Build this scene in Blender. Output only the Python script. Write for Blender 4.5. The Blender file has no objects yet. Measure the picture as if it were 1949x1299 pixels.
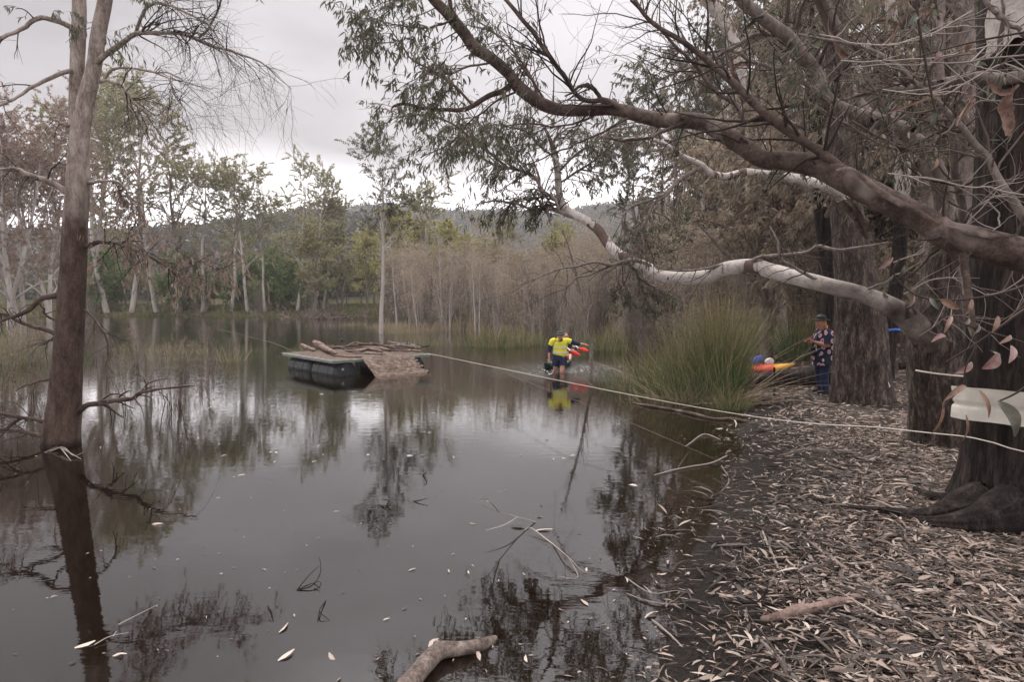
import bpy, bmesh, math
import numpy as np
from mathutils import Vector
SC = bpy.context.scene
COL = SC.collection
F = 1150.0
PITCH = math.atan(71.5 / F)
CAMZ = 2.05
CP, SP = math.cos(PITCH), math.sin(PITCH)

def P(px, py, Y):
    """world point seen at a photo position, at ground distance Y"""
    u = (px - 974.5) / F; v = (649.5 - py) / F
    dy = CP + v * SP; dz = -SP + v * CP
    s = Y / dy
    return np.array([u * s, Y, CAMZ + dz * s])

def G(px, py, z=0.0):
    u = (px - 974.5) / F; v = (649.5 - py) / F
    dy = CP + v * SP; dz = -SP + v * CP
    s = (z - CAMZ) / dz
    return np.array([u * s, dy * s, z])

# ------------------------------------------------------------------ mesh building
class MB:
    def __init__(s): s.v = []; s.f = []; s.m = []; s.n = 0
    def add(s, V, Fc, m=0):
        V = np.asarray(V, float).reshape(-1, 3); Fc = np.asarray(Fc, int)
        if len(V) == 0 or len(Fc) == 0: return s
        s.v.append(V); s.f.append(Fc + s.n); s.m.append(np.full(len(Fc), m)); s.n += len(V); return s
    def mesh(s, name, mats, off=(0, 0, 0), smooth=True):
        me = bpy.data.meshes.new(name)
        V = np.concatenate(s.v) - np.asarray(off, float)
        lens = np.concatenate([np.full(len(f), f.shape[1]) for f in s.f])
        loops = np.concatenate([f.ravel() for f in s.f])
        me.vertices.add(len(V)); me.vertices.foreach_set('co', V.astype(np.float32).ravel())
        me.loops.add(len(loops)); me.loops.foreach_set('vertex_index', loops.astype(np.int32))
        me.polygons.add(len(lens))
        me.polygons.foreach_set('loop_start', np.concatenate([[0], np.cumsum(lens)[:-1]]).astype(np.int32))
        me.polygons.foreach_set('material_index', np.concatenate(s.m).astype(np.int32))
        me.polygons.foreach_set('use_smooth', np.full(len(lens), smooth))
        for mt in mats: me.materials.append(mt)
        me.update(calc_edges=True)
        return me

def link(name, me, parent=None, loc=(0, 0, 0)):
    o = bpy.data.objects.new(name, me); COL.objects.link(o)
    o.location = (0, 0, 0) if parent is not None else loc
    if parent is not None: o.parent = parent
    return o

def props(o, label, cat, group=None):
    o['label'] = label; o['category'] = cat
    if group: o['group'] = group
    return o

def thing(name, label, cat, loc, group=None):
    o = bpy.data.objects.new(name, None); COL.objects.link(o); o.location = [float(a) for a in loc]
    o.empty_display_size = 0.1
    return props(o, label, cat, group)

def part(name, mb, mats, root, smooth=True, label=None, off=None):
    """mesh in world coordinates put under its thing"""
    if not isinstance(mats, (list, tuple)): mats = [mats]
    if off is None:
        off = np.array(root.location)
        p = root.parent
        while p is not None: off = off + np.array(p.location); p = p.parent
    o = link(name, mb.mesh(name, mats, off, smooth), root)
    if label: o['label'] = label
    return o

def solo(name, mb, mats, label, cat, loc, group=None, smooth=True):
    if not isinstance(mats, (list, tuple)): mats = [mats]
    o = link(name, mb.mesh(name, mats, loc, smooth), None, [float(a) for a in loc])
    return props(o, label, cat, group)

def kindof(o, k): o['kind'] = k; return o

def copy_tree(o, parent=None):
    c = o.copy(); COL.objects.link(c)
    if parent is not None: c.parent = parent
    for ch in list(o.children): copy_tree(ch, c)
    return c

def nrm(a): return a / np.maximum(np.linalg.norm(a, axis=-1, keepdims=True), 1e-9)

def catmull(pts, n):
    """resample control points [K,D] to n points on a Catmull-Rom spline"""
    pts = np.asarray(pts, float); k = len(pts)
    if k == 2: return pts[0] + (pts[1] - pts[0]) * np.linspace(0, 1, n)[:, None]
    e = np.vstack([2 * pts[0] - pts[1], pts, 2 * pts[-1] - pts[-2]])
    d = np.concatenate([[0], np.cumsum(np.linalg.norm(np.diff(pts[:, :3], axis=0), axis=1))])
    t = np.interp(np.linspace(0, d[-1], n), d, np.arange(k))
    i = np.minimum(t.astype(int), k - 2); f = (t - i)[:, None]
    a, b, c, g = e[i], e[i + 1], e[i + 2], e[i + 3]
    return .5 * ((2 * b) + (-a + c) * f + (2 * a - 5 * b + 4 * c - g) * f ** 2 + (-a + 3 * b - 3 * c + g) * f ** 3)

def tubes(mb, Pt, R, S=6, m=0, ridge=None):
    """batch of tubes: Pt [N,K,3], R [N,K]; ridge(n,k,s) multiplies the radius"""
    Pt = np.asarray(Pt, float); R = np.asarray(R, float)
    if Pt.ndim == 2: Pt = Pt[None]; R = R[None]
    N, K, _ = Pt.shape
    if N == 0: return mb
    T = nrm(np.gradient(Pt, axis=1))
    mt = np.abs(nrm((Pt[:, -1] - Pt[:, 0]))[:, 2])
    ref = np.where(mt[:, None] > .8, np.array([0.05, 1., 0]), np.array([0, 0.05, 1.]))[:, None, :]
    U = nrm(np.cross(T, ref + 0 * T)); W = np.cross(T, U)
    a = np.linspace(0, 2 * math.pi, S, endpoint=False)
    rr = R[..., None] * np.ones(S)
    if ridge is not None: rr = rr * ridge
    V = Pt[:, :, None] + rr[..., None] * (np.cos(a)[:, None] * U[:, :, None] + np.sin(a)[:, None] * W[:, :, None])
    base = (np.arange(N) * K * S)[:, None, None] + (np.arange(K - 1) * S)[None, :, None]
    j = np.arange(S); j2 = (j + 1) % S
    q = np.stack([base + j, base + j2, base + S + j2, base + S + j], -1).reshape(-1, 4)
    return mb.add(V, q, m)

def vnoise(x, y, seed=0, octs=4):
    """smooth 2-D noise made of rotated sines, about -1..1"""
    r = np.random.default_rng(seed); out = 0; amp = 1; tot = 0; fr = 1.
    for _ in range(octs):
        s = 0
        for _ in range(4):
            an = r.uniform(0, 6.28); ph = r.uniform(0, 6.28, 2); f = fr * r.uniform(.7, 1.4)
            s = s + np.sin((x * math.cos(an) + y * math.sin(an)) * f + ph[0] + 1.3 * np.sin((x * math.sin(an) - y * math.cos(an)) * f * .7 + ph[1]))
        out = out + amp * s / 4; tot += amp; amp *= .5; fr *= 2.1
    return out / tot * 1.6

def trunkmesh(mb, pts, S=40, K=90, seed=0, ridge=.06, flare=None, m=0, lumps=.08, fine=26):
    """big trunk: pts rows x,y,z,r ; ridged bark and root flare"""
    c = catmull(pts, K); L = np.concatenate([[0], np.cumsum(np.linalg.norm(np.diff(c[:, :3], axis=0), axis=1))])
    a = np.linspace(0, 2 * math.pi, S, endpoint=False)
    A, Z = np.meshgrid(a, L)
    r0 = c[:, 3].mean()
    n = vnoise(np.cos(A) * 2 + Z * .6, np.sin(A) * 2 + Z * .2, seed, 3) * lumps
    n2 = np.abs(vnoise(np.cos(A) * fine * .5 + Z * .8, np.sin(A) * fine * .5 + Z * 1.1, seed + 5, 3)) * -ridge * 1.5
    rm = 1 + n + n2
    if flare:
        h, am, lobes, ph = flare
        w = np.exp(-Z / h)
        rm = rm + w * am * (.6 + .55 * np.cos(A * lobes + ph + .5 * np.sin(A * 2)) + .3 * np.cos(A * 3 + 1 + ph))
    return tubes(mb, c[:, :3], c[:, 3], S, m, rm[None])

def spawn(rng, Pt, R, n, L, t=(0.2, 1), ang=(30, 70), K=6, wig=.15, grav=0., bias=(0, 0, 0), rr=.5, tip=.25, rmax=9, even=False):
    Pt = np.asarray(Pt, float); R = np.asarray(R, float)
    if Pt.ndim == 2: Pt = Pt[None]; R = R[None]
    N, K0, _ = Pt.shape
    ln = np.linalg.norm(np.diff(Pt, axis=1), axis=2).sum(1)
    idx = rng.choice(N, n, p=ln / ln.sum())
    tt = rng.uniform(t[0], t[1], n)
    f = tt * (K0 - 1); i = np.minimum(f.astype(int), K0 - 2); f = (f - i)[:, None]
    pos = Pt[idx, i] * (1 - f) + Pt[idx, i + 1] * f
    T = nrm(Pt[idx, i + 1] - Pt[idx, i]); r0 = R[idx, i] * (1 - f[:, 0]) + R[idx, i + 1] * f[:, 0]
    pr = nrm(np.cross(T, rng.normal(size=(n, 3))))
    an = np.radians(rng.uniform(ang[0], ang[1], n))[:, None]
    d = nrm(np.cos(an) * T + np.sin(an) * pr + np.asarray(bias))
    le = rng.uniform(L[0], L[1], n)
    out = np.zeros((n, K, 3)); out[:, 0] = pos
    for k in range(1, K):
        d = nrm(d + rng.normal(size=(n, 3)) * wig + np.array([0, 0, grav]) * (k / K))
        out[:, k] = out[:, k - 1] + d * (le / (K - 1))[:, None]
    ra = np.minimum(r0 * rr * rng.uniform(.7, 1.1, n), rmax)
    Rr = ra[:, None] * (1 - (1 - tip) * np.linspace(0, 1, K))
    return out, Rr

def leaf_geo(mb, pos, d, L, W, rng, m=0, curve=.12, simple=False):
    n = len(pos)
    if n == 0: return
    d = nrm(d); side = nrm(np.cross(d, rng.normal(size=(n, 3)))); nn = np.cross(d, side)
    L = np.broadcast_to(L, n)[:, None]; W = np.broadcast_to(W, n)[:, None]
    if simple:
        V = np.stack([pos, pos + d * L * .4 + side * W * .5, pos + d * L, pos + d * L * .45 - side * W * .5 + nn * W * .2], 1)
        mb.add(V, np.arange(n * 4).reshape(n, 4), m); return
    cu = rng.uniform(-1, 1, (n, 1)) * curve * L; bn = rng.uniform(-1, 1, (n, 1)) * curve * L
    rows = []
    for s, w in ((.06, .12), (.32, .5), (.66, .42)):
        c = pos + d * L * s + side * cu * 4 * s * (1 - s) + nn * bn * 4 * s * (1 - s)
        rows += [c + side * W * w + nn * W * .12, c - side * W * w + nn * W * .12]
    rows.append(pos + d * L)
    V = np.stack(rows, 1)
    b = (np.arange(n) * 7)[:, None]
    q = np.concatenate([b + np.array([0, 1, 3, 2]), b + np.array([2, 3, 5, 4])])
    k0 = mb.n
    mb.add(V, q, m)
    t = b + np.array([4, 5, 6])
    mb.f.append(t + k0); mb.m.append(np.full(len(t), m))

def leaves(mb, rng, Pt, per, L, W, hang=.8, m=0, simple=False, t0=.25, along=.4, rnd=.5):
    N, K, _ = Pt.shape; n = int(N * per)
    idx = rng.integers(0, N, n); tt = rng.uniform(t0, 1, n) * (K - 1)
    i = np.minimum(tt.astype(int), K - 2); f = (tt - i)[:, None]
    pos = Pt[idx, i] * (1 - f) + Pt[idx, i + 1] * f
    T = nrm(Pt[idx, i + 1] - Pt[idx, i])
    d = T * along + rng.normal(size=(n, 3)) * rnd + np.array([0, 0, -hang])
    leaf_geo(mb, pos, d, rng.uniform(L[0], L[1], n), rng.uniform(W[0], W[1], n), rng, m, simple=simple)

# ------------------------------------------------------------------ materials
def lin(c): return tuple(((x / 255) / 12.92 if x / 255 <= .04045 else ((x / 255 + .055) / 1.055) ** 2.4) for x in c)
class NT:
    def __init__(s, name):
        s.mt = bpy.data.materials.new(name); s.mt.use_nodes = True; s.t = s.mt.node_tree; s.t.nodes.clear()
        s.out = s.n('ShaderNodeOutputMaterial')
    def n(s, ty, **k):
        nd = s.t.nodes.new(ty)
        for a, b in k.items():
            if hasattr(nd, a): setattr(nd, a, b)
            else: nd.inputs[a.replace('_', ' ')].default_value = b
        return nd
    def l(s, a, b): s.t.links.new(a, b)
    def ramp(s, fac, cols, const=False):
        r = s.n('ShaderNodeValToRGB'); e = r.color_ramp
        if const: e.interpolation = 'CONSTANT'
        pos = [c[0] if len(c) == 2 else None for c in cols]
        for i, c in enumerate(cols):
            if len(c) == 2: p, c = c
            else: p = i / (len(cols) if const else max(len(cols) - 1, 1))
            el = e.elements[i] if i < 2 else e.elements.new(p)
            el.position = p; el.color = (*c, 1)
        s.l(fac, r.inputs[0]); return r.outputs[0]
    def noise(s, scale, stretch=(1, 1, 1), detail=4, rough=.6, dist=0, coord='Object'):
        tc = s.n('ShaderNodeTexCoord'); mp = s.n('ShaderNodeMapping'); mp.inputs['Scale'].default_value = stretch
        s.l(tc.outputs[coord], mp.inputs[0])
        no = s.n('ShaderNodeTexNoise'); no.inputs['Scale'].default_value = scale; no.inputs['Detail'].default_value = detail
        no.inputs['Roughness'].default_value = rough; no.inputs['Distortion'].default_value = dist
        s.l(mp.outputs[0], no.inputs['Vector']); return no.outputs[0]
    def bsdf(s, col, rough=.8, spec=.3, bump=None, bs=.3, bd=.02, metal=0):
        b = s.n('ShaderNodeBsdfPrincipled'); b.inputs['Roughness'].default_value = rough
        b.inputs['Specular IOR Level'].default_value = spec; b.inputs['Metallic'].default_value = metal
        if hasattr(col, 'links'): s.l(col, b.inputs['Base Color'])
        else: b.inputs['Base Color'].default_value = (*col, 1)
        if bump is not None:
            bu = s.n('ShaderNodeBump'); bu.inputs['Strength'].default_value = bs; bu.inputs['Distance'].default_value = bd
            s.l(bump, bu.inputs['Height']); s.l(bu.outputs[0], b.inputs['Normal'])
        s.l(b.outputs[0], s.out.inputs[0]); return b

def m_plain(name, col, rough=.6, spec=.3, nz=.15, sc=20, metal=0):
    t = NT(name); no = t.noise(sc)
    c = t.ramp(no, [(.3, tuple(x * (1 - nz) for x in col)), (.7, tuple(min(1, x * (1 + nz)) for x in col))])
    t.bsdf(c, rough, spec, metal=metal); return t.mt

def m_leaf(name, cols, rough=.5, tr=.35, spec=.3):
    t = NT(name); g = t.n('ShaderNodeNewGeometry')
    c = t.ramp(g.outputs['Random Per Island'], cols)
    b = t.bsdf(c, rough, spec)
    if tr:
        tl = t.n('ShaderNodeBsdfTranslucent'); t.l(c, tl.inputs[0]); mx = t.n('ShaderNodeMixShader'); mx.inputs[0].default_value = tr
        t.l(b.outputs[0], mx.inputs[1]); t.l(tl.outputs[0], mx.inputs[2]); t.l(mx.outputs[0], t.out.inputs[0])
    return t.mt

def m_bark(name, dark, mid, light, scale=6, stretch=(1, 1, .2), patch=None, bs=.6, bd=.02, pscale=1.2, fine=40, pt=.52):
    """fibrous bark; patch = colour of peeled smooth areas"""
    t = NT(name)
    n1 = t.noise(scale, stretch, 6, .65, .3); n2 = t.noise(fine, stretch, 4, .7)
    mx = t.n('ShaderNodeMix'); mx.data_type = 'FLOAT'; mx.inputs[0].default_value = .4
    t.l(n1, mx.inputs[2]); t.l(n2, mx.inputs[3]); h = mx.outputs[0]
    c = t.ramp(h, [(.36, dark), (.5, mid), (.64, light)])
    if patch is not None:
        pn = t.noise(pscale, (1, 1, .45), 3, .55, .6)
        fac = t.ramp(pn, [(pt, (0, 0, 0)), (pt + (.03 if patch[0] < .15 else .12), (1, 1, 1))])
        m2 = t.n('ShaderNodeMix'); m2.data_type = 'RGBA'; t.l(fac, m2.inputs[0]); t.l(c, m2.inputs[6])
        pc = t.ramp(n1, [(.35, tuple(x * .75 for x in patch)), (.6, patch)])
        t.l(pc, m2.inputs[7]); c = m2.outputs[2]
    t.bsdf(c, .85, .2, h, bs, bd); return t.mt

M = {}
M['bark_rough'] = m_bark('bark_rough', (.007, .005, .004), (.042, .031, .025), (.15, .12, .1), 11, (1, 1, .3), bs=1, bd=.05, fine=45)
M['bark_dark'] = m_bark('bark_dark', (.004, .003, .0025), (.018, .013, .011), (.062, .047, .04), 8, (1, 1, .15), bs=1, bd=.05)
M['bark_limb'] = m_bark('bark_limb', (.025, .017, .014), (.07, .049, .04), (.135, .1, .085), 6, (1, 1, 1), bs=.5, bd=.015, patch=(.2, .16, .14), pscale=2.6, pt=.58)
M['bark_white'] = m_bark('bark_white', (.25, .215, .19), (.43, .385, .35), (.56, .51, .47), 7, (1, 1, 1), bs=.35, bd=.012, patch=(.11, .075, .06), pscale=2.6, pt=.57)
M['bark_grey'] = m_bark('bark_grey', (.08, .062, .054), (.16, .13, .115), (.27, .225, .2), 9, (1, 1, .4), bs=.4, bd=.01)
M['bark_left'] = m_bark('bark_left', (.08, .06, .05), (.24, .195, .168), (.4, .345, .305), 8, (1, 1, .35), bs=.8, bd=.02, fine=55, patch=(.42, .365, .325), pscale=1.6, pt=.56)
def darken_along(mt, z0, z1, k, axis=2, sign=1., namp=2.4, nsc=2.5):
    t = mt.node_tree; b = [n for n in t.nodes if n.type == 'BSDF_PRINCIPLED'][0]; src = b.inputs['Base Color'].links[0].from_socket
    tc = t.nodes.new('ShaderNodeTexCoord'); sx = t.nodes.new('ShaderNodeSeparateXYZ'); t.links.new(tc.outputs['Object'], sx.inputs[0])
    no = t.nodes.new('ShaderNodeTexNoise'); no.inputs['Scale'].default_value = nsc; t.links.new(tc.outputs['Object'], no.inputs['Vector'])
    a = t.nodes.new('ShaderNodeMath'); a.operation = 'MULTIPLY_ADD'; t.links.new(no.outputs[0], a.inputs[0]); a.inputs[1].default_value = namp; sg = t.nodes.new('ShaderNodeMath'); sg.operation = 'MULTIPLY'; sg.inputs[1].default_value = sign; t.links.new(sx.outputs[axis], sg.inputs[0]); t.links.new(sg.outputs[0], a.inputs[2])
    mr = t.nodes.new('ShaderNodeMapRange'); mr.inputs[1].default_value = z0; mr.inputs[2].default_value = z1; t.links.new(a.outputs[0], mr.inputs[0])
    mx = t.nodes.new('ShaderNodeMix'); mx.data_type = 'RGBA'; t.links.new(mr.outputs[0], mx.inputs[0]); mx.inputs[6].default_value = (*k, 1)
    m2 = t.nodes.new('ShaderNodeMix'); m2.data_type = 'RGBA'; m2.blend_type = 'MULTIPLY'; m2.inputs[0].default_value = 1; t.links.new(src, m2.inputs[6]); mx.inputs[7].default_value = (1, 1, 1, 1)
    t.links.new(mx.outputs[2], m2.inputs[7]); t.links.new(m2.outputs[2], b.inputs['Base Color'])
darken_along(M['bark_left'], 4.0, 5.2, (.26, .21, .19)); darken_along(M['bark_left'], .12, .2, (.35, .34, .33), namp=.12, nsc=9)  # trunk colour darker and browner lower down; narrow wet band at the waterline
M['bark_white_limb'] = m_bark('bark_white_limb', (.25, .215, .19), (.43, .385, .35), (.56, .51, .47), 7, (1, 1, 1), bs=.5, bd=.015, patch=(.11, .075, .06), pscale=2.6, pt=.57)
darken_along(M['bark_white_limb'], 1.55, 3.1, (.13, .105, .095), 0, -1., 2.4, 2.6)
M['bark_far_white'] = m_bark('bark_far_white', (.2, .17, .155), (.36, .32, .29), (.5, .46, .42), 1.5, (1, 1, .3), bs=.1)
M['bark_far'] = m_bark('bark_far', (.07, .055, .047), (.14, .115, .1), (.22, .185, .165), 2, (1, 1, .3), bs=.1)
M['twig'] = m_leaf('twig', [(.05, .033, .027), (.10, .07, .058), (.17, .13, .11)], .8, 0)
M['twig_dark'] = m_leaf('twig_dark', [(.018, .012, .01), (.05, .034, .028)], .8, 0)
M['twig_pale'] = m_leaf('twig_pale', [(.13, .10, .088), (.24, .2, .175), (.36, .31, .28)], .8, 0)
M['leaf_grey'] = m_leaf('leaf_grey', [(.045, .055, .034), (.09, .1, .064), (.15, .148, .105), (.15, .11, .08)], .5, .4)
M['leaf_near'] = m_leaf('leaf_near', [(0.057, 0.098, 0.069), (0.081, 0.103, 0.057), (0.196, 0.103, 0.063), (0.230, 0.138, 0.115), (0.230, 0.196, 0.115)], .4, .2)
M['leaf_brown'] = m_leaf('leaf_brown', [(.16, .105, .085), (.24, .165, .135), (.31, .24, .2), (.2, .16, .12)], .7, .4)
M['leaf_olive'] = m_leaf('leaf_olive', [(.16, .16, .085), (.25, .245, .13), (.33, .315, .165), (.28, .225, .165)], .5, .4)
M['leaf_mauve'] = m_leaf('leaf_mauve', [(.22, .165, .13), (.34, .265, .215), (.25, .23, .15), (.42, .34, .28)], .7, .45)
M['leaf_yellow'] = m_leaf('leaf_yellow', [(.24, .24, .09), (.34, .33, .12), (.42, .38, .16), (.28, .25, .13)], .5, .4)
M['leaf_green'] = m_leaf('leaf_green', [(.09, .14, .05), (.15, .22, .075), (.24, .30, .11)])
M['leaf_hill'] = m_leaf('leaf_hill', [(.045, .048, .036), (.062, .064, .046), (.08, .076, .056)])
M['litter'] = m_leaf('litter', [(.06, .043, .035), (.2, .15, .122), (.3, .235, .195), (.14, .10, .08), (.26, .18, .14), (.4, .33, .275), (.10, .078, .066), (.24, .195, .165), (.34, .275, .23), (.16, .12, .10), (.5, .43, .37)], .75, 0, .25)
M['litter_dark'] = m_leaf('litter_dark', [(.015, .011, .009), (.045, .034, .028), (.10, .078, .065)], .6, 0, .4)
M['float_leaf'] = m_leaf('float_leaf', [(.34, .28, .23), (.26, .2, .16), (.44, .37, .31), (.3, .28, .15)], .5, 0, .4)
M['skin'] = m_plain('skin', (.42, .21, .15), .5, .4, .08)
M['rope'] = m_plain('rope', (.6, .54, .46), .8, .1, .2, 120)

# ------------------------------------------------------------------ camera, world, sun
cam = bpy.data.cameras.new('camera'); co = bpy.data.objects.new('camera', cam); COL.objects.link(co)
cam.sensor_width = 36; cam.lens = 36 * F / 1949; cam.clip_start = .05; cam.clip_end = 3000
co.location = (0, 0, CAMZ); co.rotation_euler = (math.pi / 2 - PITCH, 0, 0); SC.camera = co

w = bpy.data.worlds.new('World'); SC.world = w; w.use_nodes = True
t = w.node_tree; t.nodes.clear()
def wn(ty, **k):
    nd = t.nodes.new(ty)
    for a, b in k.items(): setattr(nd, a, b)
    return nd
def wm(op, a, b=None, c=None):
    nd = wn('ShaderNodeMath', operation=op)
    for i, x in enumerate((a, b, c)):
        if x is None: continue
        if hasattr(x, 'links'): t.links.new(x, nd.inputs[i])
        else: nd.inputs[i].default_value = x
    return nd.outputs[0]
sky = wn('ShaderNodeTexSky'); sky.sky_type = 'NISHITA'; sky.sun_disc = False
SUN_EL, SUN_AZ = math.radians(58), math.radians(-25)
sky.sun_elevation = SUN_EL; sky.sun_rotation = SUN_AZ; sky.air_density = 1.5; sky.dust_density = 4
bg1 = wn('ShaderNodeBackground'); t.links.new(sky.outputs[0], bg1.inputs[0]); bg1.inputs[1].default_value = .06
tc = wn('ShaderNodeTexCoord'); sep = wn('ShaderNodeSeparateXYZ'); t.links.new(tc.outputs['Generated'], sep.inputs[0])
X, Y_, Z = sep.outputs
mp = wn('ShaderNodeMapping'); mp.inputs['Scale'].default_value = (1, 1, 3.2); t.links.new(tc.outputs['Generated'], mp.inputs[0])
n1 = wn('ShaderNodeTexNoise'); n1.inputs['Scale'].default_value = 1.7; n1.inputs['Detail'].default_value = 5; n1.inputs['Roughness'].default_value = .5; n1.inputs['Distortion'].default_value = .4
t.links.new(mp.outputs[0], n1.inputs['Vector'])
n2 = wn('ShaderNodeTexNoise'); n2.inputs['Scale'].default_value = 5; n2.inputs['Detail'].default_value = 4; t.links.new(mp.outputs[0], n2.inputs['Vector'])
nz = wm('ADD', wm('MULTIPLY', wm('SUBTRACT', n1.outputs[0], .5), .16), wm('MULTIPLY', wm('SUBTRACT', n2.outputs[0], .5), .05))
zz = wm('ADD', Z, nz)
rp = wn('ShaderNodeValToRGB'); e = rp.color_ramp
def g3(s): a = lin((s, s * .985, s * 1.0)); return a
stops = [(0, (1.700, 1.623, 1.674)), (.165, (1.700, 1.623, 1.674)), (.19, (1.300, 1.242, 1.280)), (.222, (0.720, 0.688, 0.709)), (.258, (0.320, 0.306, 0.315)), (.32, (0.343, 0.328, 0.338)), (.38, (0.440, 0.420, 0.434)), (.5, (0.588, 0.561, 0.580)), (.72, (1.600, 1.528, 1.576)), (1, (2.400, 2.292, 2.364))]
for i, (p, c) in enumerate(stops):
    el = e.elements[i] if i < 2 else e.elements.new(p)
    el.position = p; el.color = (*c, 1)
t.links.new(zz, rp.inputs[0])
# the bank of cloud is darker towards the left of the view
mr = wn('ShaderNodeMapRange'); mr.interpolation_type = 'SMOOTHSTEP'
for i, v in enumerate((-.62, -.02, .42, 1.0)): mr.inputs[1 + i].default_value = v
t.links.new(wm('ADD', X, wm('MULTIPLY', wm('SUBTRACT', n1.outputs[0], .5), .5)), mr.inputs[0])
mz = wn('ShaderNodeMapRange'); mz.interpolation_type = 'SMOOTHSTEP'
for i, v in enumerate((.14, .26, 0, 1.0)): mz.inputs[1 + i].default_value = v
t.links.new(Z, mz.inputs[0])
dk = wm('SUBTRACT', 1.0, wm('MULTIPLY', wm('SUBTRACT', 1.0, mr.outputs[0]), mz.outputs[0]))
n3 = wn('ShaderNodeTexNoise'); n3.inputs['Scale'].default_value = 2.6; n3.inputs['Detail'].default_value = 7; n3.inputs['Roughness'].default_value = .55; n3.inputs['Distortion'].default_value = .8; t.links.new(mp.outputs[0], n3.inputs['Vector'])
dk2 = wm('MULTIPLY', dk, wm('ADD', .5, n3.outputs[0]))
mm = wn('ShaderNodeMix'); mm.data_type = 'RGBA'; mm.blend_type = 'MULTIPLY'; mm.inputs[0].default_value = 1
t.links.new(rp.outputs[0], mm.inputs[6])
cmb = wn('ShaderNodeCombineColor')
for i in range(3): t.links.new(dk2, cmb.inputs[i])
t.links.new(cmb.outputs[0], mm.inputs[7])
bg2 = wn('ShaderNodeBackground'); t.links.new(mm.outputs[2], bg2.inputs[0]); bg2.inputs[1].default_value = 1.0
mix = wn('ShaderNodeMixShader'); mix.inputs[0].default_value = .93
t.links.new(bg1.outputs[0], mix.inputs[1]); t.links.new(bg2.outputs[0], mix.inputs[2])
ow = wn('ShaderNodeOutputWorld'); t.links.new(mix.outputs[0], ow.inputs[0])
sd = bpy.data.lights.new('sun', 'SUN'); sd.energy = 2.2; sd.angle = math.radians(22); sd.color = (1, .95, .9)
so = bpy.data.objects.new('sun', sd); COL.objects.link(so)
sdir = Vector((math.sin(SUN_AZ) * math.cos(SUN_EL), math.cos(SUN_AZ) * math.cos(SUN_EL), math.sin(SUN_EL)))
so.rotation_euler = sdir.to_track_quat('Z', 'Y').to_euler()
SC.view_settings.view_transform = 'Standard'; SC.view_settings.look = 'None'; SC.view_settings.exposure = .75
SC.cycles.max_bounces = 8; SC.cycles.transparent_max_bounces = 16; SC.cycles.use_denoising = True
SC.cycles.diffuse_bounces = 3; SC.cycles.glossy_bounces = 3; SC.cycles.sample_clamp_indirect = 5
# ------------------------------------------------------------------ terrain
POND = np.array([(-45, -2), (-14, -1.5), (-6, 0.6), (-2, 1.6), (0.2, 2.2), (0.78, 3.0), (1.15, 4.1), (1.65, 5.2), (2.05, 6.0), (2.6, 7.3), (3.35, 9.0), (3.9, 10.2), (4.6, 11.6), (5.3, 13.5), (5.9, 17), (6.4, 21), (8.5, 27), (10, 34), (9, 40), (6, 46), (0, 55), (-6, 66), (-12, 82), (-22, 92), (-45, 96), (-75, 98), (-120, 90), (-140, 50), (-100, 5)], float)
def pond_sd(x, y):
    """signed distance to the shoreline, negative on the water side"""
    px, py = np.asarray(x, float), np.asarray(y, float)
    d = np.full(px.shape, 1e9); ins = np.zeros(px.shape, bool); n = len(POND)
    for i in range(n):
        a, b = POND[i], POND[(i + 1) % n]; e = b - a
        tt = np.clip(((px - a[0]) * e[0] + (py - a[1]) * e[1]) / (e @ e), 0, 1)
        d = np.minimum(d, np.hypot(px - a[0] - tt * e[0], py - a[1] - tt * e[1]))
        c = ((a[1] > py) != (b[1] > py)) & (px < (b[0] - a[0]) * (py - a[1]) / (b[1] - a[1] + 1e-12) + a[0])
        ins ^= c
    return np.where(ins, -d, d)
def sstep(a, b, x): u = np.clip((x - a) / (b - a), 0, 1); return u * u * (3 - 2 * u)
HA = [(-2400, 420), (-600, 430), (0, 462), (200, 466), (400, 458), (500, 446), (580, 430), (640, 422), (700, 434), (800, 474), (900, 510), (3400, 520)]
HB = [(-2400, 455), (500, 455), (640, 426), (720, 405), (800, 413), (880, 419), (960, 416), (1050, 422), (1140, 406), (1250, 399), (3400, 390)]
def ridge(tab, x, D):
    px = 974.5 + x / D * F
    py = np.interp(px, [a for a, _ in tab], [b for _, b in tab])
    return CAMZ + (578 - py) / F * D
def terrain(x, y):
    x = np.asarray(x, float); y = np.asarray(y, float)
    sd_ = pond_sd(x, y) + (.13 * vnoise(x * 1.6, y * 1.6, 3, 3) + .10 * vnoise(x * 5.2, y * 5.2, 13, 3)) * np.exp(-np.maximum(y, 0) / 40)
    near = sstep(70, 40, y)
    up = (.2 * (1 - np.exp(-np.maximum(sd_, 0) / 1.4)) + .012 * np.maximum(sd_, 0)) * near + (1 - near) * (1.6 * (1 - np.exp(-np.maximum(sd_, 0) / 9)))
    dn = -1.1 * (1 - np.exp(np.minimum(sd_, 0) / 3.2))
    z = np.where(sd_ > 0, up, dn) + (.02 * vnoise(x * 2.3, y * 2.3, 9, 3) * np.exp(-np.maximum(y, 0) / 50)) * sstep(-1, .5, sd_)
    a = ridge(HA, x, 350.) * sstep(140, 350, y) * (1 - .25 * sstep(360, 460, y)); b = ridge(HB, x, 720.) * sstep(380, 720, y)
    return np.maximum(np.maximum(z, np.where(y > 140, a, -99)), np.where(y > 380, b, -99))
def tz(x, y): return float(terrain(np.array([x]), np.array([y]))[0])
def GT(px, py):
    """ground point seen at a photo position"""
    z = .2
    for _ in range(6):
        g = G(px, py, z); z = max(tz(g[0], g[1]), -.0)
    return G(px, py, z)

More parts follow.
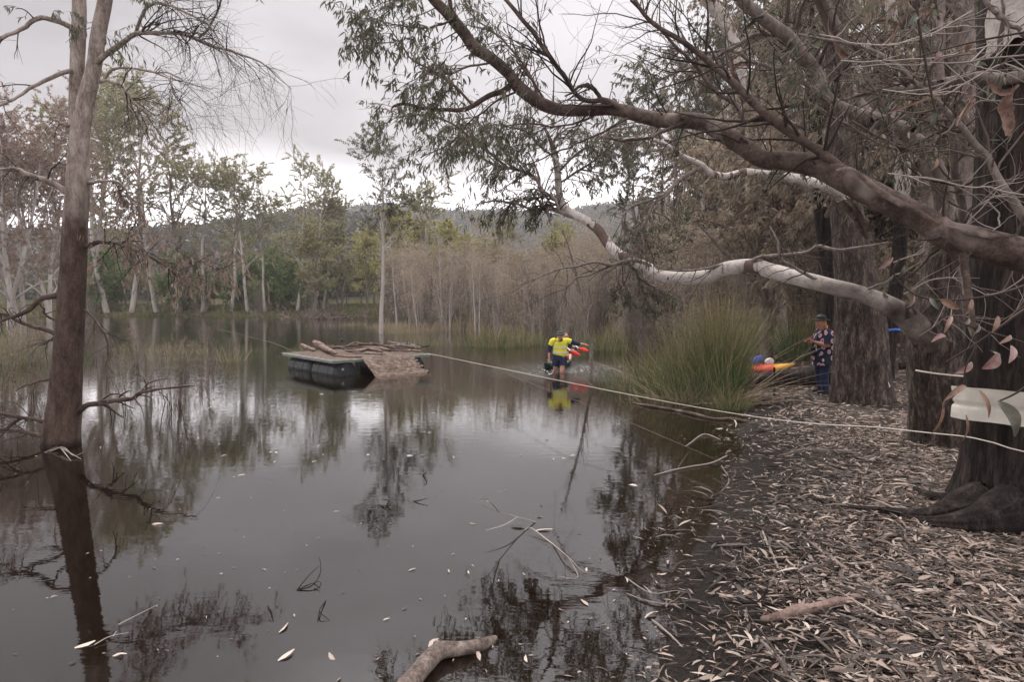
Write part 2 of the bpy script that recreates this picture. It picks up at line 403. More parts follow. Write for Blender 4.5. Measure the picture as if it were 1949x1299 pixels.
def grid(xs, ys):
    A, B = np.meshgrid(xs, ys); nx, ny = len(xs), len(ys)
    i = (np.arange(ny - 1)[:, None] * nx + np.arange(nx - 1)).ravel()
    return A, B, np.stack([i, i + 1, i + nx + 1, i + nx], 1)
def cat(*s): return np.unique(np.round(np.concatenate(s), 4))
xs = cat(np.linspace(-900, -70, 50), np.linspace(-70, -10, 60), np.linspace(-10, 12, 200), np.linspace(12, 70, 80), np.linspace(70, 900, 50))
ys = cat(np.linspace(-30, 1, 20), np.linspace(1, 22, 210), np.linspace(22, 120, 120), np.linspace(120, 820, 110))
A, B, q = grid(xs, ys); Zt = terrain(A, B)
mb = MB().add(np.stack([A, B, Zt], -1), q)
t = NT('ground'); n1 = t.noise(1.3, detail=6); n2 = t.noise(30, detail=6, rough=.7)
tcn = t.n('ShaderNodeTexCoord'); sp_ = t.n('ShaderNodeSeparateXYZ'); t.l(tcn.outputs['Object'], sp_.inputs[0])
mudc = t.ramp(n2, [(.3, (.005, .0038, .003)), (.5, (.013, .0095, .0075)), (.7, (.038, .028, .022))])
farc = t.ramp(t.noise(.35, (1, 1, 1), 6), [(.3, (.03, .038, .015)), (.45, (.05, .055, .022)), (.55, (.062, .046, .03)), (.7, (.045, .055, .021))])
litc = t.ramp(t.noise(26, (.7, 1.6, 1), 5, .75), [(.36, (.012, .009, .007)), (.48, (.06, .045, .037)), (.58, (.12, .092, .076)), (.7, (.24, .195, .16))])
mrl = t.n('ShaderNodeMapRange')
for i, v in enumerate((.10, .22, 0., 1.)): mrl.inputs[1 + i].default_value = v
ad = t.n('ShaderNodeMath', operation='ADD'); ml = t.n('ShaderNodeMath', operation='MULTIPLY'); t.l(n1, ml.inputs[0]); ml.inputs[1].default_value = .12
t.l(sp_.outputs[2], ad.inputs[0]); sb = t.n('ShaderNodeMath', operation='SUBTRACT'); t.l(ml.outputs[0], sb.inputs[0]); sb.inputs[1].default_value = .06
t.l(sb.outputs[0], ad.inputs[1]); t.l(ad.outputs[0], mrl.inputs[0]); mlt = t.n('ShaderNodeMix'); mlt.data_type = 'RGBA'
t.l(mrl.outputs[0], mlt.inputs[0]); t.l(mudc, mlt.inputs[6]); t.l(litc, mlt.inputs[7]); mudc = mlt.outputs[2]
mrg = t.n('ShaderNodeMapRange')

for i, v in enumerate((28., 60., 0., 1.)): mrg.inputs[1 + i].default_value = v
t.l(sp_.outputs[1], mrg.inputs[0]); mg = t.n('ShaderNodeMix'); mg.data_type = 'RGBA'
t.l(mrg.outputs[0], mg.inputs[0]); t.l(mudc, mg.inputs[6]); t.l(farc, mg.inputs[7])
hillc = t.ramp(t.noise(.05, (1, 1, 1), 5), [(.35, (.035, .04, .025)), (.55, (.05, .052, .034)), (.68, (.08, .072, .05))])
mrh = t.n('ShaderNodeMapRange')
for i, v in enumerate((1.9, 6., 0., 1.)): mrh.inputs[1 + i].default_value = v
t.l(sp_.outputs[2], mrh.inputs[0]); mh = t.n('ShaderNodeMix'); mh.data_type = 'RGBA'
t.l(mrh.outputs[0], mh.inputs[0]); t.l(mg.outputs[2], mh.inputs[6]); t.l(hillc, mh.inputs[7])
gb = t.bsdf(mh.outputs[2], .8, .2, n2, .9, .03); M['ground'] = t.mt
sv_ = t.n('ShaderNodeMapRange')
for i, v in enumerate((14., 50., .2, 0.)): sv_.inputs[1 + i].default_value = v
t.l(sp_.outputs[1], sv_.inputs[0]); t.l(sv_.outputs[0], gb.inputs['Specular IOR Level'])
kindof(link('ground', mb.mesh('ground', [M['ground']])), 'structure')

# ------------------------------------------------------------------ water
t = NT('pond_water')
geo = t.n('ShaderNodeTexCoord'); sx = t.n('ShaderNodeSeparateXYZ'); t.l(geo.outputs['Object'], sx.inputs[0])
def mth(op, a, b=None):
    nd = t.n('ShaderNodeMath', operation=op)
    for i, x in enumerate((a, b)):
        if x is None: continue
        if hasattr(x, 'links'): t.l(x, nd.inputs[i])
        else: nd.inputs[i].default_value = x
    return nd.outputs[0]
rn = t.noise(5.5, (.6, 1.4, 1), 3, .55); rbig = t.noise(.16, (1, 1, 1), 2)
mrw = t.n('ShaderNodeMapRange')
for i, v in enumerate((7., 26., .001, .005)): mrw.inputs[1 + i].default_value = v
t.l(sx.outputs[1], mrw.inputs[0])
hgt = mth('MULTIPLY', rn, mth('MULTIPLY', mrw.outputs[0], mth('ADD', mth('MULTIPLY', rbig, 1.6), .1)))
MAN = P(1064, 709, 18.0)
dx = mth('SUBTRACT', sx.outputs[0], float(MAN[0]) + .9); dy = mth('SUBTRACT', sx.outputs[1], float(MAN[1]) + .6)
dist = mth('SQRT', mth('ADD', mth('MULTIPLY', dx, dx), mth('MULTIPLY', dy, dy)))
rip = mth('MULTIPLY', mth('SINE', mth('MULTIPLY', mth('ADD', dist, mth('MULTIPLY', rn, .5)), 22.)), mth('MULTIPLY', mth('POWER', 2.718, mth('MULTIPLY', mth('MULTIPLY', dist, dist), -.3)), .02))
hgt = mth('ADD', hgt, rip)
bu = t.n('ShaderNodeBump'); bu.inputs['Strength'].default_value = 1; bu.inputs['Distance'].default_value = 1; t.l(hgt, bu.inputs['Height'])
fr = t.n('ShaderNodeFresnel'); fr.inputs[0].default_value = 1.9; t.l(bu.outputs[0], fr.inputs[1])
gl = t.n('ShaderNodeBsdfGlossy'); gl.inputs['Roughness'].default_value = .02; gl.inputs[0].default_value = (1, 1, 1, 1); t.l(bu.outputs[0], gl.inputs['Normal'])
tr = t.n('ShaderNodeBsdfTransparent'); df = t.n('ShaderNodeBsdfDiffuse'); df.inputs[0].default_value = (.026, .015, .008, 1)
m1 = t.n('ShaderNodeMixShader'); m1.inputs[0].default_value = .22; t.l(tr.outputs[0], m1.inputs[1]); t.l(df.outputs[0], m1.inputs[2])
m2 = t.n('ShaderNodeMixShader')
fb = mth('MINIMUM', mth('MULTIPLY', fr.outputs[0], 1.0), 1.0)
t.l(fb, m2.inputs[0]); t.l(m1.outputs[0], m2.inputs[1]); t.l(gl.outputs[0], m2.inputs[2]); t.l(m2.outputs[0], t.out.inputs[0])
va = t.n('ShaderNodeVolumeAbsorption'); va.inputs['Color'].default_value = (.62, .38, .2, 1); va.inputs['Density'].default_value = 3.2
t.l(va.outputs[0], t.out.inputs['Volume']); M['water'] = t.mt
def boxv(x0, x1, y0, y1, z0, z1):
    V = [(x, y, z) for z in (z0, z1) for y in (y0, y1) for x in (x0, x1)]
    return V, [(0, 2, 3, 1), (4, 5, 7, 6), (0, 1, 5, 4), (2, 6, 7, 3), (1, 3, 7, 5), (0, 4, 6, 2)]
mb = MB().add(*boxv(-200, 60, -20, 130, -2.5, 0))
kindof(link('water', mb.mesh('water', [M['water']], smooth=False)), 'structure')

# ------------------------------------------------------------------ far hill woods (stuff)
rng = np.random.default_rng(5)
def hillwood(name, n, x, y, s, q_per, seed, mats):
    rng = np.random.default_rng(seed); X_ = rng.uniform(*x, n); Y2 = rng.uniform(*y, n)
    X_ = X_ * (Y2 / y[1]); Zh = terrain(X_, Y2); ok = Zh > 3; X_, Y2, Zh = X_[ok], Y2[ok], Zh[ok]; n = len(X_)
    S_ = rng.uniform(*s, n)
    c = np.repeat(np.stack([X_, Y2, Zh + S_ * .9], 1), q_per, 0); ss = np.repeat(S_, q_per)
    d = nrm(rng.normal(size=c.shape)) * (rng.uniform(.3, 1, len(c)) ** .5)[:, None] * ss[:, None] * np.array([1, 1, .85])
    pos = c + d
    mb = MB(); leaf_geo(mb, pos, rng.normal(size=pos.shape), ss * .55, ss * .35, rng, simple=True)
    return kindof(link(name, mb.mesh(name, mats)), 'stuff')
hillwood('hill_woodland', 2600, (-330, 130), (170, 400), (2.2, 4.5), 40, 1, [M['leaf_hill']])
hillwood('hill_woodland', 3600, (-330, 620), (480, 745), (3.5, 6), 30, 2, [M['leaf_hill']])

# ------------------------------------------------------------------ generic trees
def gum(seed, H, r0, n1=9, spread=.35, start=.35, leafn=9000, LL=(.2, .35), WW=(.06, .1), lean=.04, up=.35, hang=.6, n2=6, n3=4, stems=1, simple=True, twl=(.05, .11), bare=0, wig=.05, S=8):
    rng = np.random.default_rng(seed); tr_, cr = MB(), MB()
    Ts, Rs = [], []
    for s in range(stems):
        K = 12; d = np.array([rng.normal() * lean + (rng.uniform(-.3, .3) if stems > 1 else 0), rng.normal() * lean + (rng.uniform(-.3, .3) if stems > 1 else 0), 1.])
        p = np.zeros((K, 3)); p[0, 2] = -.4; h = H * (.86 if stems == 1 else rng.uniform(.6, .86))
        dd = d.copy()
        for k in range(1, K):
            dd = nrm(dd + rng.normal(size=3) * wig * np.array([1, 1, .2]) + np.array([0, 0, .06])); p[k] = p[k - 1] + dd * (h + .4) / (K - 1)
        Ts.append(p); Rs.append(r0 * (1 if stems == 1 else rng.uniform(.5, .8)) * np.linspace(1.1, .2, K) ** .9)
    Ts, Rs = np.array(Ts), np.array(Rs)
    tubes(tr_, Ts, Rs, S)
    p1, r1 = spawn(rng, Ts, Rs, n1 * stems, (spread * H * .5, spread * H), (start, 1), (25, 55), 8, .12, up * .3, (0, 0, up), .6, .25)
    tubes(tr_, p1, r1, max(5, S - 2))
    p2, r2 = spawn(rng, p1, r1, n1 * n2 * stems, (H * .08, H * .17), (.25, 1), (25, 65), 6, .15, .05, (0, 0, up * .5), .6, .3)
    tubes(tr_, p2, r2, 4)
    p3, r3 = spawn(rng, p2, r2, n1 * n2 * n3 * stems, (H * twl[0], H * twl[1]), (.3, 1), (20, 70), 4, .2, -.1 if hang > 0 else .1, (0, 0, .1), .6, .4)
    tubes(cr, p3, r3 * .8, 3, 0)
    if leafn: leaves(cr, rng, p3, leafn / len(p3), LL, WW, hang, 1, simple)
    return tr_, cr

class Proto:
    def __init__(s, name, tc_, bark, twig, leaf):
        s.name = name; s.t = tc_[0].mesh(name + '_trunk', [bark]); s.c = tc_[1].mesh(name + '_crown', [twig, leaf])
    def put(s, x, y, rz, sc, label, cat='tree', group=None, z=None, leaf=None, nm=None, sz=None):
        z = tz(x, y) if z is None else z
        r = thing(nm or s.name, label, cat, (x, y, z), group); r.rotation_euler = (0, 0, rz); r.scale = (sc, sc, sz or sc)
        link('trunk', s.t, r); link('crown', s.c, r); return r
def XY(px, Y): return (px - 974.5) / F * Y
rng = np.random.default_rng(77)
# tall thin gums
tallA = Proto('gum_tree', gum(11, 13, .16, 10, .3, .55, 9000, (.16, .28), (.03, .05), .03, .5, .7), M['bark_far_white'], M['twig'], M['leaf_grey'])
gA = Proto('gum_tree', gum(21, 20, .26, 10, .34, .35, 20000, (.16, .3), (.05, .09), .05, .35, .5), M['bark_far_white'], M['twig'], M['leaf_olive'])
gB = Proto('gum_tree', gum(22, 18, .22, 8, .3, .45, 13000, (.16, .3), (.05, .09), .06, .45, .4), M['bark_far_white'], M['twig'], M['leaf_olive'])
gC = Proto('gum_tree', gum(23, 18, .24, 9, .34, .3, 13000, (.14, .26), (.04, .07), .08, .3, .5), M['bark_far'], M['twig'], M['leaf_mauve'])
gY = Proto('leafy_tree', gum(24, 14, .2, 12, .36, .15, 20000, (.18, .34), (.07, .13), .05, .35, .3), M['bark_far'], M['twig'], M['leaf_yellow'])
gO = Proto('leafy_tree', gum(25, 13, .2, 12, .38, .2, 15000, (.18, .34), (.06, .11), .05, .3, .3), M['bark_far'], M['twig'], M['leaf_olive'])
gG = Proto('green_shrub', gum(26, 6, .1, 12, .5, .05, 9000, (.2, .36), (.1, .2), .05, .3, .1, stems=2), M['bark_far'], M['twig'], M['leaf_green'])
gBr = Proto('brown_leaved_tree', gum(27, 11, .2, 11, .42, .22, 30000, (.10, .2), (.025, .045), .08, .25, .7, stems=2), M['bark_far_white'], M['twig'], M['leaf_brown'])

tallA.put(XY(724, 42), 42, .6, 1.0, 'tall thin pale gum in the water with a small drooping grey crown above the hill', z=-.3)
spec = [ # px, Y, top py, proto, label
 (250, 88, 205, gA, 'big round-crowned olive gum behind the brown tree'), (165, 96, 150, gB, 'tall pale gum whose top shows behind the forked trunk'),
 (205, 93, 222, gA, 'second round-crowned olive gum, close beside the forked trunk'), (300, 95, 240, gA, 'tall olive gum just behind the thin crowned greyish one'), (385, 97, 312, gB, 'olive gum between the greyish gum and the olive topped leaning one'), (472, 101, 352, gA, 'full crowned olive gum behind the leaning pale trunk'), (598, 99, 350, gA, 'olive gum crown touching the hill line beside the thin pale gum'), (345, 92, 270, gC, 'thin crowned greyish gum beside the round-crowned one'), (440, 90, 322, gB, 'olive topped gum with a leaning pale trunk over the far shore'),
 (505, 98, 362, gB, 'shorter gum with white trunk between two olive topped gums'), (566, 94, 336, gA, 'wide yellow-olive gum at the green shrubs, its trunk bare and pale'),
 (615, 104, 372, gB, 'low spreading gum at the hill line beside the wide olive gum'), (822, 75, 362, gB, 'small crowned white gum standing over yellow trees'),
 (390, 80, 430, gC, 'bare grey gum leaning over the far shore'), (130, 105, 300, gC, 'grey crowned gum beyond the brown leaved tree'),
 (930, 90, 440, gC, 'grey tree among the yellow ones below the far hill')]
PH = {gA: 20, gB: 18, gC: 18, gY: 14, gO: 13, gG: 6, gBr: 11}
def put_top(pr, px, Y, top, label, rz, **k):
    x = XY(px, Y); z = tz(x, Y); H = CAMZ + (578 - top) / F * Y - z
    return pr.put(x, Y, rz, H / PH[pr] , label, z=z, **k)
for px, Y, top, pr, lab in spec: put_top(pr, px, max(Y, 101) if px < 700 else Y, top, lab, rng.uniform(0, 6.28))
put_top(gBr, 45, 60, 222, 'broad tree with red-brown leaves and white forking limbs by the water', 1.1)
put_top(gBr, 15, 55, 235, 'dense red-brown tree in front of the broad white-limbed one', 2.2)
put_top(gBr, 95, 66, 250, 'red-brown tree directly behind the forked trunk', 5.0)
put_top(gBr, -90, 64, 240, 'red-brown leaved tree half beside the broad brown one', 3.0)
put_top(gBr, 335, 99, 470, 'low brown leaved tree on the far bank', 4.0)
for i in range(34):
    px = rng.uniform(560, 1150); Y = rng.uniform(88, 135) if px < 800 else rng.uniform(60, 120)
    top = rng.uniform(436, 492)
    pr = gY if rng.random() < .55 else gO
    put_top(pr, px, Y, top, ('yellow-green bushy tree in the belt below the hill' if pr is gY else 'dull olive bushy tree in the belt below the hill'), rng.uniform(0, 6.28), group='yellow trees below the hill' if pr is gY else 'olive trees below the hill')
for px, Y, top in ((755, 85, 402), (700, 95, 440), (868, 80, 424), (800, 92, 420), (905, 74, 450)):
    put_top(gY, px, Y, top, 'yellow-green bushy tree in the belt below the hill', rng.uniform(0, 6.28), group='yellow trees below the hill')
for i in range(26):
    px = rng.uniform(-60, 660); Y = rng.uniform(106, 150); top = rng.uniform(455, 520)
    put_top(gO, px, Y, top, 'dull olive bushy tree in the belt below the hill', rng.uniform(0, 6.28), group='olive trees below the hill')
for i in range(34):
    px = rng.choice([rng.uniform(150, 250), rng.uniform(330, 470), rng.uniform(470, 640)]); Y = rng.uniform(100, 112); top = rng.uniform(488, 545)
    put_top(gG, px, Y, top, 'bright green shrub growing along the far bank', rng.uniform(0, 6.28), group='green shrubs on the far bank')

# saplings and bare thickets standing at the edge of the marsh
sapA = Proto('bare_sapling', gum(31, 6, .05, 9, .4, .15, 500, (.08, .16), (.02, .04), .05, .8, .5, stems=3, n2=6, n3=3, S=5), M['bark_far'], M['twig_pale'], M['leaf_mauve'])
sapB = Proto('bare_sapling', gum(32, 7, .06, 10, .35, .12, 1500, (.1, .2), (.03, .05), .05, .9, .4, stems=3, n2=6, n3=3, S=5), M['bark_far_white'], M['twig_pale'], M['leaf_mauve'])
sapC = Proto('bare_sapling', gum(33, 6.5, .05, 10, .4, .1, 3000, (.1, .2), (.03, .06), .06, .7, .4, stems=4, n2=6, n3=3, S=5), M['bark_far'], M['twig'], M['leaf_mauve'])
sapD = Proto('bare_sapling', gum(34, 7, .06, 10, .4, .1, 200, (.1, .2), (.03, .05), .05, .9, .4, stems=4, n2=7, n3=4, S=5), M['bark_far'], M['twig'], M['leaf_brown'])
PH.update({sapA: 6, sapB: 7, sapC: 6.5, sapD: 7})
for i in range(190):
    px = rng.uniform(700, 1560); Y = rng.uniform(30, 62) if px < 1150 else rng.uniform(20, 55)
    if px < 880: Y = rng.uniform(46, 75)
    x = XY(px, Y); sd_ = float(pond_sd(np.array([x]), np.array([Y]))[0])
    if sd_ < -9: continue
    pr = (sapA, sapB, sapC, sapD)[rng.integers(4)]; top = rng.uniform(430, 520)
    H = np.clip(CAMZ + (578 - top) / F * Y, 3, 9)
    pr.put(x, Y, rng.uniform(0, 6.28), H / PH[pr], 'slender grey-brown sapling in the bare thicket at the marsh edge', z=max(tz(x, Y), -.4), group='saplings of the bare thicket')
wh = Proto('slender_gum', gum(35, 10, .09, 7, .2, .35, 900, (.12, .22), (.03, .05), .09, .8, .5, n2=5, n3=3, S=6), M['bark_far_white'], M['twig_pale'], M['leaf_mauve'])
for i in range(24):
    px = rng.uniform(715, 1180); Y = rng.uniform(42, 72); top = rng.uniform(415, 500); x = XY(px, Y); H = np.clip(CAMZ + (578 - top) / F * Y, 4, 12)
    wh.put(x, Y, rng.uniform(0, 6.28), H / 10, 'slender white-stemmed young gum rising out of the bare thicket', group='white-stemmed gums of the thicket', z=max(tz(x, Y), -.4))
for i in range(9):
    px = rng.uniform(90, 640); Y = rng.uniform(60, 99); x = XY(px, Y); H = rng.uniform(2.5, 6)
    sapD.put(x, Y, rng.uniform(0, 6.28), H / 7, 'bare leafless sapling standing before the far grassy bank', z=max(tz(x, Y), -.4), group='bare saplings along the far shore')

for i in range(70):
    px = rng.uniform(-40, 760); Y = np.interp(px, [-40, 600, 760], [97, 94, 70]) + rng.uniform(-3, 6); x = XY(px, Y); H = rng.uniform(.6, 1.7)
    pr = (gO, sapC, sapC, gBr)[rng.integers(4)]
    pr.put(x, Y, rng.uniform(0, 6.28), H / PH[pr], 'low brown and olive scrub along the far waterline', 'shrub', 'low scrub on the far waterline', z=max(tz(x, Y), -.2), nm='scrub')

rng = np.random.default_rng(61); n = 60000; Xg = rng.uniform(-125, 14, n); Yg = 50 + 85 * rng.random(n) ** .8
sdg = pond_sd(Xg, Yg); k_ = (sdg > .1) & (sdg < 40) & (Yg < 140); Xg, Yg = Xg[k_], Yg[k_]; n = len(Xg)
p0 = np.stack([Xg, Yg, terrain(Xg, Yg) - .05], 1); hg = rng.uniform(.25, .8, n) * (1 + .5 * vnoise(Xg * .2, Yg * .3, 5, 2)); dg_ = nrm(rng.normal(size=(n, 3)) * .3 + [0, 0, 1]); sdv = nrm(np.cross(dg_, rng.normal(size=(n, 3)))) * rng.uniform(.03, .08, n)[:, None]
gm = MB(); V = np.stack([p0 - sdv, p0 + sdv, p0 + sdv * .6 + dg_ * hg[:, None] * .6, p0 + dg_ * hg[:, None]], 1); gm.add(V, np.arange(n * 4).reshape(n, 4))
M['grass'] = m_leaf('grass', [(.06, .075, .03), (.10, .115, .045), (.15, .145, .07), (.17, .125, .08), (.08, .10, .035)], .8, .2, .05)
kindof(link('bank_grass', gm.mesh('bank_grass', [M['grass']])), 'stuff')
# ------------------------------------------------------------------ traced limbs
def tr(rows, n=40, wob=0.0, seed=0):
    """rows: px, py, width_px, Y  ->  smooth path and radii in the world"""
    pts = np.array([[*P(a, b, d), w_ * d / F / 2] for a, b, w_, d in rows])
    c = catmull(pts, n)
    if wob:
        r = np.random.default_rng(seed); s = np.linspace(0, 1, n) * n * .6
        for k in range(3): c[:, k] += wob * vnoise(s, s * .3 + k * 9, seed + k, 2) * np.sin(np.linspace(0, math.pi, n))
    return c[:, :3], np.maximum(c[:, 3], .0015)
def auto(rows, Y0, Y1):
    """fill in the distance linearly along px,py,width rows"""
    n = len(rows); return [(a, b, w_, Y0 + (Y1 - Y0) * i / (n - 1)) for i, (a, b, w_) in enumerate(rows)]
def knobs(K, S, seed, amt=.07, f=1.0):
    k, s = np.meshgrid(np.arange(K), np.linspace(0, 2 * math.pi, S, endpoint=False), indexing='ij')
    return (1 + amt * vnoise(k * .35 * f + np.cos(s), np.sin(s) * 1.2 + k * .1, seed, 3))[None]
def limb(mb, pr, S=14, m=0, seed=0, amt=.07, K=None):
    p, r = pr; tubes(mb, p, r, S, m, knobs(len(p), S, seed, amt)); return pr
def stack(prs, K=24):
    return (np.array([catmull(np.c_[p, r], K)[:, :3] for p, r in prs]), np.array([catmull(np.c_[p, r], K)[:, 3] for p, r in prs]))

# ---- forked tree standing in the water on the left
rng = np.random.default_rng(101); Y = 8.67
root = thing('forked_gum', 'forked smooth grey tree standing alone in the water, darker trunk below, wet at the waterline', 'tree', P(118, 850, Y))
tk = MB()
TL = tr([(114, 930, 74, Y), (116, 850, 66, Y), (122, 770, 56, Y), (128, 700, 51, Y), (133, 620, 47, Y), (139, 520, 43, Y), (144, 420, 40, Y), (148, 350, 39, Y), (151, 270, 33, Y), (158, 215, 30, Y)], 60)
limb(tk, TL, 22, 0, 1, .05)
TB = tr([(155, 240, 29, Y), (165, 185, 28, Y), (178, 130, 25, Y), (188, 60, 25, Y), (200, 0, 24, Y), (214, -90, 19, Y), (222, -210, 14, Y - .1), (240, -330, 8, Y - .2)], 40)
TA = tr([(145, 330, 24, Y + .08), (144, 240, 23, Y + .1), (146, 150, 24, Y + .12), (150, 70, 24, Y + .13), (151, 0, 22, Y + .14), (146, -110, 16, Y + .2), (120, -220, 11, Y + .4), (90, -330, 6, Y + .7)], 40)
limb(tk, TB, 16, 0, 2); limb(tk, TA, 16, 0, 3)
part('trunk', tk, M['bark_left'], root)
B = []
def lb(rows, Y1, **k):
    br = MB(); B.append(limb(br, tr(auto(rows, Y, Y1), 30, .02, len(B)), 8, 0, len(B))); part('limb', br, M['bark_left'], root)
lb([(170, 138, 12), (195, 108, 10), (215, 95, 10), (240, 78, 9), (258, 65, 8), (300, 62, 7), (345, 62, 7), (370, 74, 6), (410, 90, 5), (450, 100, 4), (500, 120, 3), (530, 148, 2), (556, 170, 1)], 8.0)
lb([(258, 62, 6), (268, 36, 6), (280, 15, 5), (305, 5, 5), (345, 20, 4), (385, 40, 4), (410, 65, 3), (430, 105, 2), (455, 140, 2)], 7.8)
lb([(378, 72, 4), (400, 50, 4), (415, 20, 4), (420, 0, 4), (425, -40, 3), (440, -80, 2)], 8)
lb([(190, 156, 6), (205, 154, 5), (235, 165, 5), (255, 195, 4), (275, 212, 3), (300, 230, 2), (318, 248, 1.5)], 8.3)
lb([(198, 152, 5), (215, 132, 5), (250, 130, 4), (285, 134, 4), (315, 140, 3), (345, 150, 3), (370, 175, 2), (400, 205, 1)], 7.9)
lb([(285, 134, 4), (320, 150, 3), (335, 185, 3), (350, 205, 2), (372, 225, 1)], 8)
lb([(137, 134, 9), (115, 140, 8), (90, 152, 7), (60, 165, 6), (30, 185, 5), (0, 200, 5), (-60, 230, 3)], 8.4)
lb([(137, 52, 11), (110, 40, 10), (80, 35, 9), (55, 45, 8), (30, 62, 7), (0, 73, 7), (-70, 90, 5)], 8.2)
lb([(140, 265, 8), (128, 240, 7), (115, 233, 5), (100, 228, 3)], 8.5)
lb([(130, 370, 12), (105, 352, 11), (70, 338, 10), (50, 328, 8), (26, 320, 6), (0, 322, 4), (-40, 318, 3)], 8.2)
lb([(165, 470, 11), (185, 462, 8), (210, 462, 6), (245, 470, 5), (285, 490, 4), (315, 508, 4), (345, 532, 3)], 8.3)
lb([(320, 512, 3), (350, 502, 3), (385, 500, 2), (420, 512, 2), (455, 495, 1)], 8.2)
lb([(170, 348, 8), (195, 345, 5), (220, 345, 4), (240, 360, 4), (250, 385, 3), (258, 420, 2), (275, 440, 1)], 8.3)
lb([(120, 560, 12), (95, 565, 11), (75, 570, 10), (60, 585, 9), (48, 596, 8), (20, 605, 6), (0, 613, 5), (-60, 625, 4)], 8.5)
lb([(112, 640, 9), (85, 627, 8), (50, 618, 7), (20, 602, 7), (0, 598, 6), (-50, 590, 5)], 8.6)
lb([(110, 640, 6), (90, 652, 4), (82, 656, 3)], 8.5)
lb([(112, 612, 5), (90, 602, 4), (82, 590, 4), (75, 575, 3)], 8.6)
lb([(160, 590, 5), (178, 605, 4), (192, 625, 4), (203, 650, 3), (205, 680, 2), (200, 700, 1.5)], 8.4)
lb([(143, 790, 13), (165, 772, 11), (185, 768, 10), (215, 764, 9), (250, 760, 8), (265, 750, 7), (290, 745, 5), (330, 738, 4), (370, 735, 2)], 8.2)
lb([(100, 807, 10), (70, 800, 8), (40, 795, 7), (0, 788, 7), (-60, 780, 5)], 8.5)
lb([(90, 835, 9), (60, 826, 8), (30, 820, 7), (0, 818, 6), (-60, 808, 5)], 8.5)
lb([(95, 722, 5), (70, 728, 4), (45, 735, 3), (30, 745, 2)], 8.4)
# limbs above the frame, seen in the water
lb([(222, -60, 12), (270, -130, 10), (330, -190, 8), (420, -230, 6), (520, -250, 4)], 7.2)
lb([(148, -80, 12), (90, -140, 10), (20, -180, 8), (-60, -240, 6)], 7.6)
lb([(218, -150, 10), (240, -240, 8), (300, -330, 6), (360, -420, 4)], 7.4)
Pb, Rb = stack(B)
tw = MB()
a1, r1 = spawn(rng, Pb[:6], Rb[:6], 130, (.35, 1.0), (.25, 1), (20, 65), 8, .14, -.12, (0, 0, -.02), .5, .3)
a2, r2 = spawn(rng, a1, r1, 900, (.2, .6), (.15, 1), (20, 65), 6, .17, -.18, (0, 0, -.08), .6, .4)
tubes(tw, a1, np.maximum(r1, .002), 4); tubes(tw, a2, np.maximum(r2, .0011), 3)
b1, q1 = spawn(rng, Pb[6:], Rb[6:], 220, (.2, .6), (.2, 1), (25, 70), 7, .16, -.25, (0, 0, -.05), .45, .3)
b2, q2 = spawn(rng, b1, q1, 500, (.12, .35), (.2, 1), (25, 70), 5, .16, -.25, (0, 0, -.1), .6, .4)
tubes(tw, b1, np.maximum(q1, .0018), 4); tubes(tw, b2, np.maximum(q2, .0011), 3)
part('twig_spray', tw, M['twig_dark'], root)
lf = MB()
up = np.concatenate([a1[:, 3:], b1[:, 3:7][:, :a1[:, 3:].shape[1]]]) if False else None
seltop = [i for i in range(len(b1)) if b1[i, 0, 2] > CAMZ + 3.0]; lfmask = np.array(seltop)
sel2 = np.array([i for i in range(len(b2)) if b2[i, 0, 2] > CAMZ + 3.6])
if len(sel2): leaves(lf, rng, b2[sel2], 5, (.08, .14), (.010, .018), 1.1)
leaves(lf, rng, a2[rng.random(len(a2)) < .06], 1, (.05, .1), (.008, .014), 1.0)
cl = spawn(rng, np.stack([catmull(P(*a) [None] * np.ones((2, 1)) + np.array([[0, 0, 0], [.5, 0, -.2]]), 8) for a in ((190, 60, 8.4), (150, 60, 8.5), (225, -20, 8.3), (100, 20, 8.6), (215, -60, 8.2), (330, -200, 7.4), (60, -160, 7.8), (300, -320, 7.4))]), np.full((8, 8), .006), 70, (.2, .45), (0, 1), (20, 90), 5, .2, -.4)
tubes(lf, cl[0], cl[1] * .5, 3, 1); leaves(lf, rng, cl[0], 9, (.08, .15), (.011, .02), 1.1)
part('crown', lf, [M['leaf_grey'], M['twig_dark']], root)
# brown hanging foliage on the low right-hand limb
lf = MB(); c1, s1 = spawn(rng, Pb[10:13], Rb[10:13], 110, (.25, .7), (.2, 1), (30, 85), 6, .18, -.3, (0, 0, -.1), .5, .3)
c2, s2 = spawn(rng, c1, s1, 420, (.1, .25), (.2, 1), (20, 60), 4, .2, -.3, (0, 0, -.1), .6, .4)
tubes(lf, c1, np.maximum(s1, .0014), 3, 1); tubes(lf, c2, np.maximum(s2, .001), 3, 1)
leaves(lf, rng, c2, 5, (.06, .12), (.008, .015), 1.2)
part('dead_foliage', lf, [M['leaf_brown'], M['twig_dark']], root)

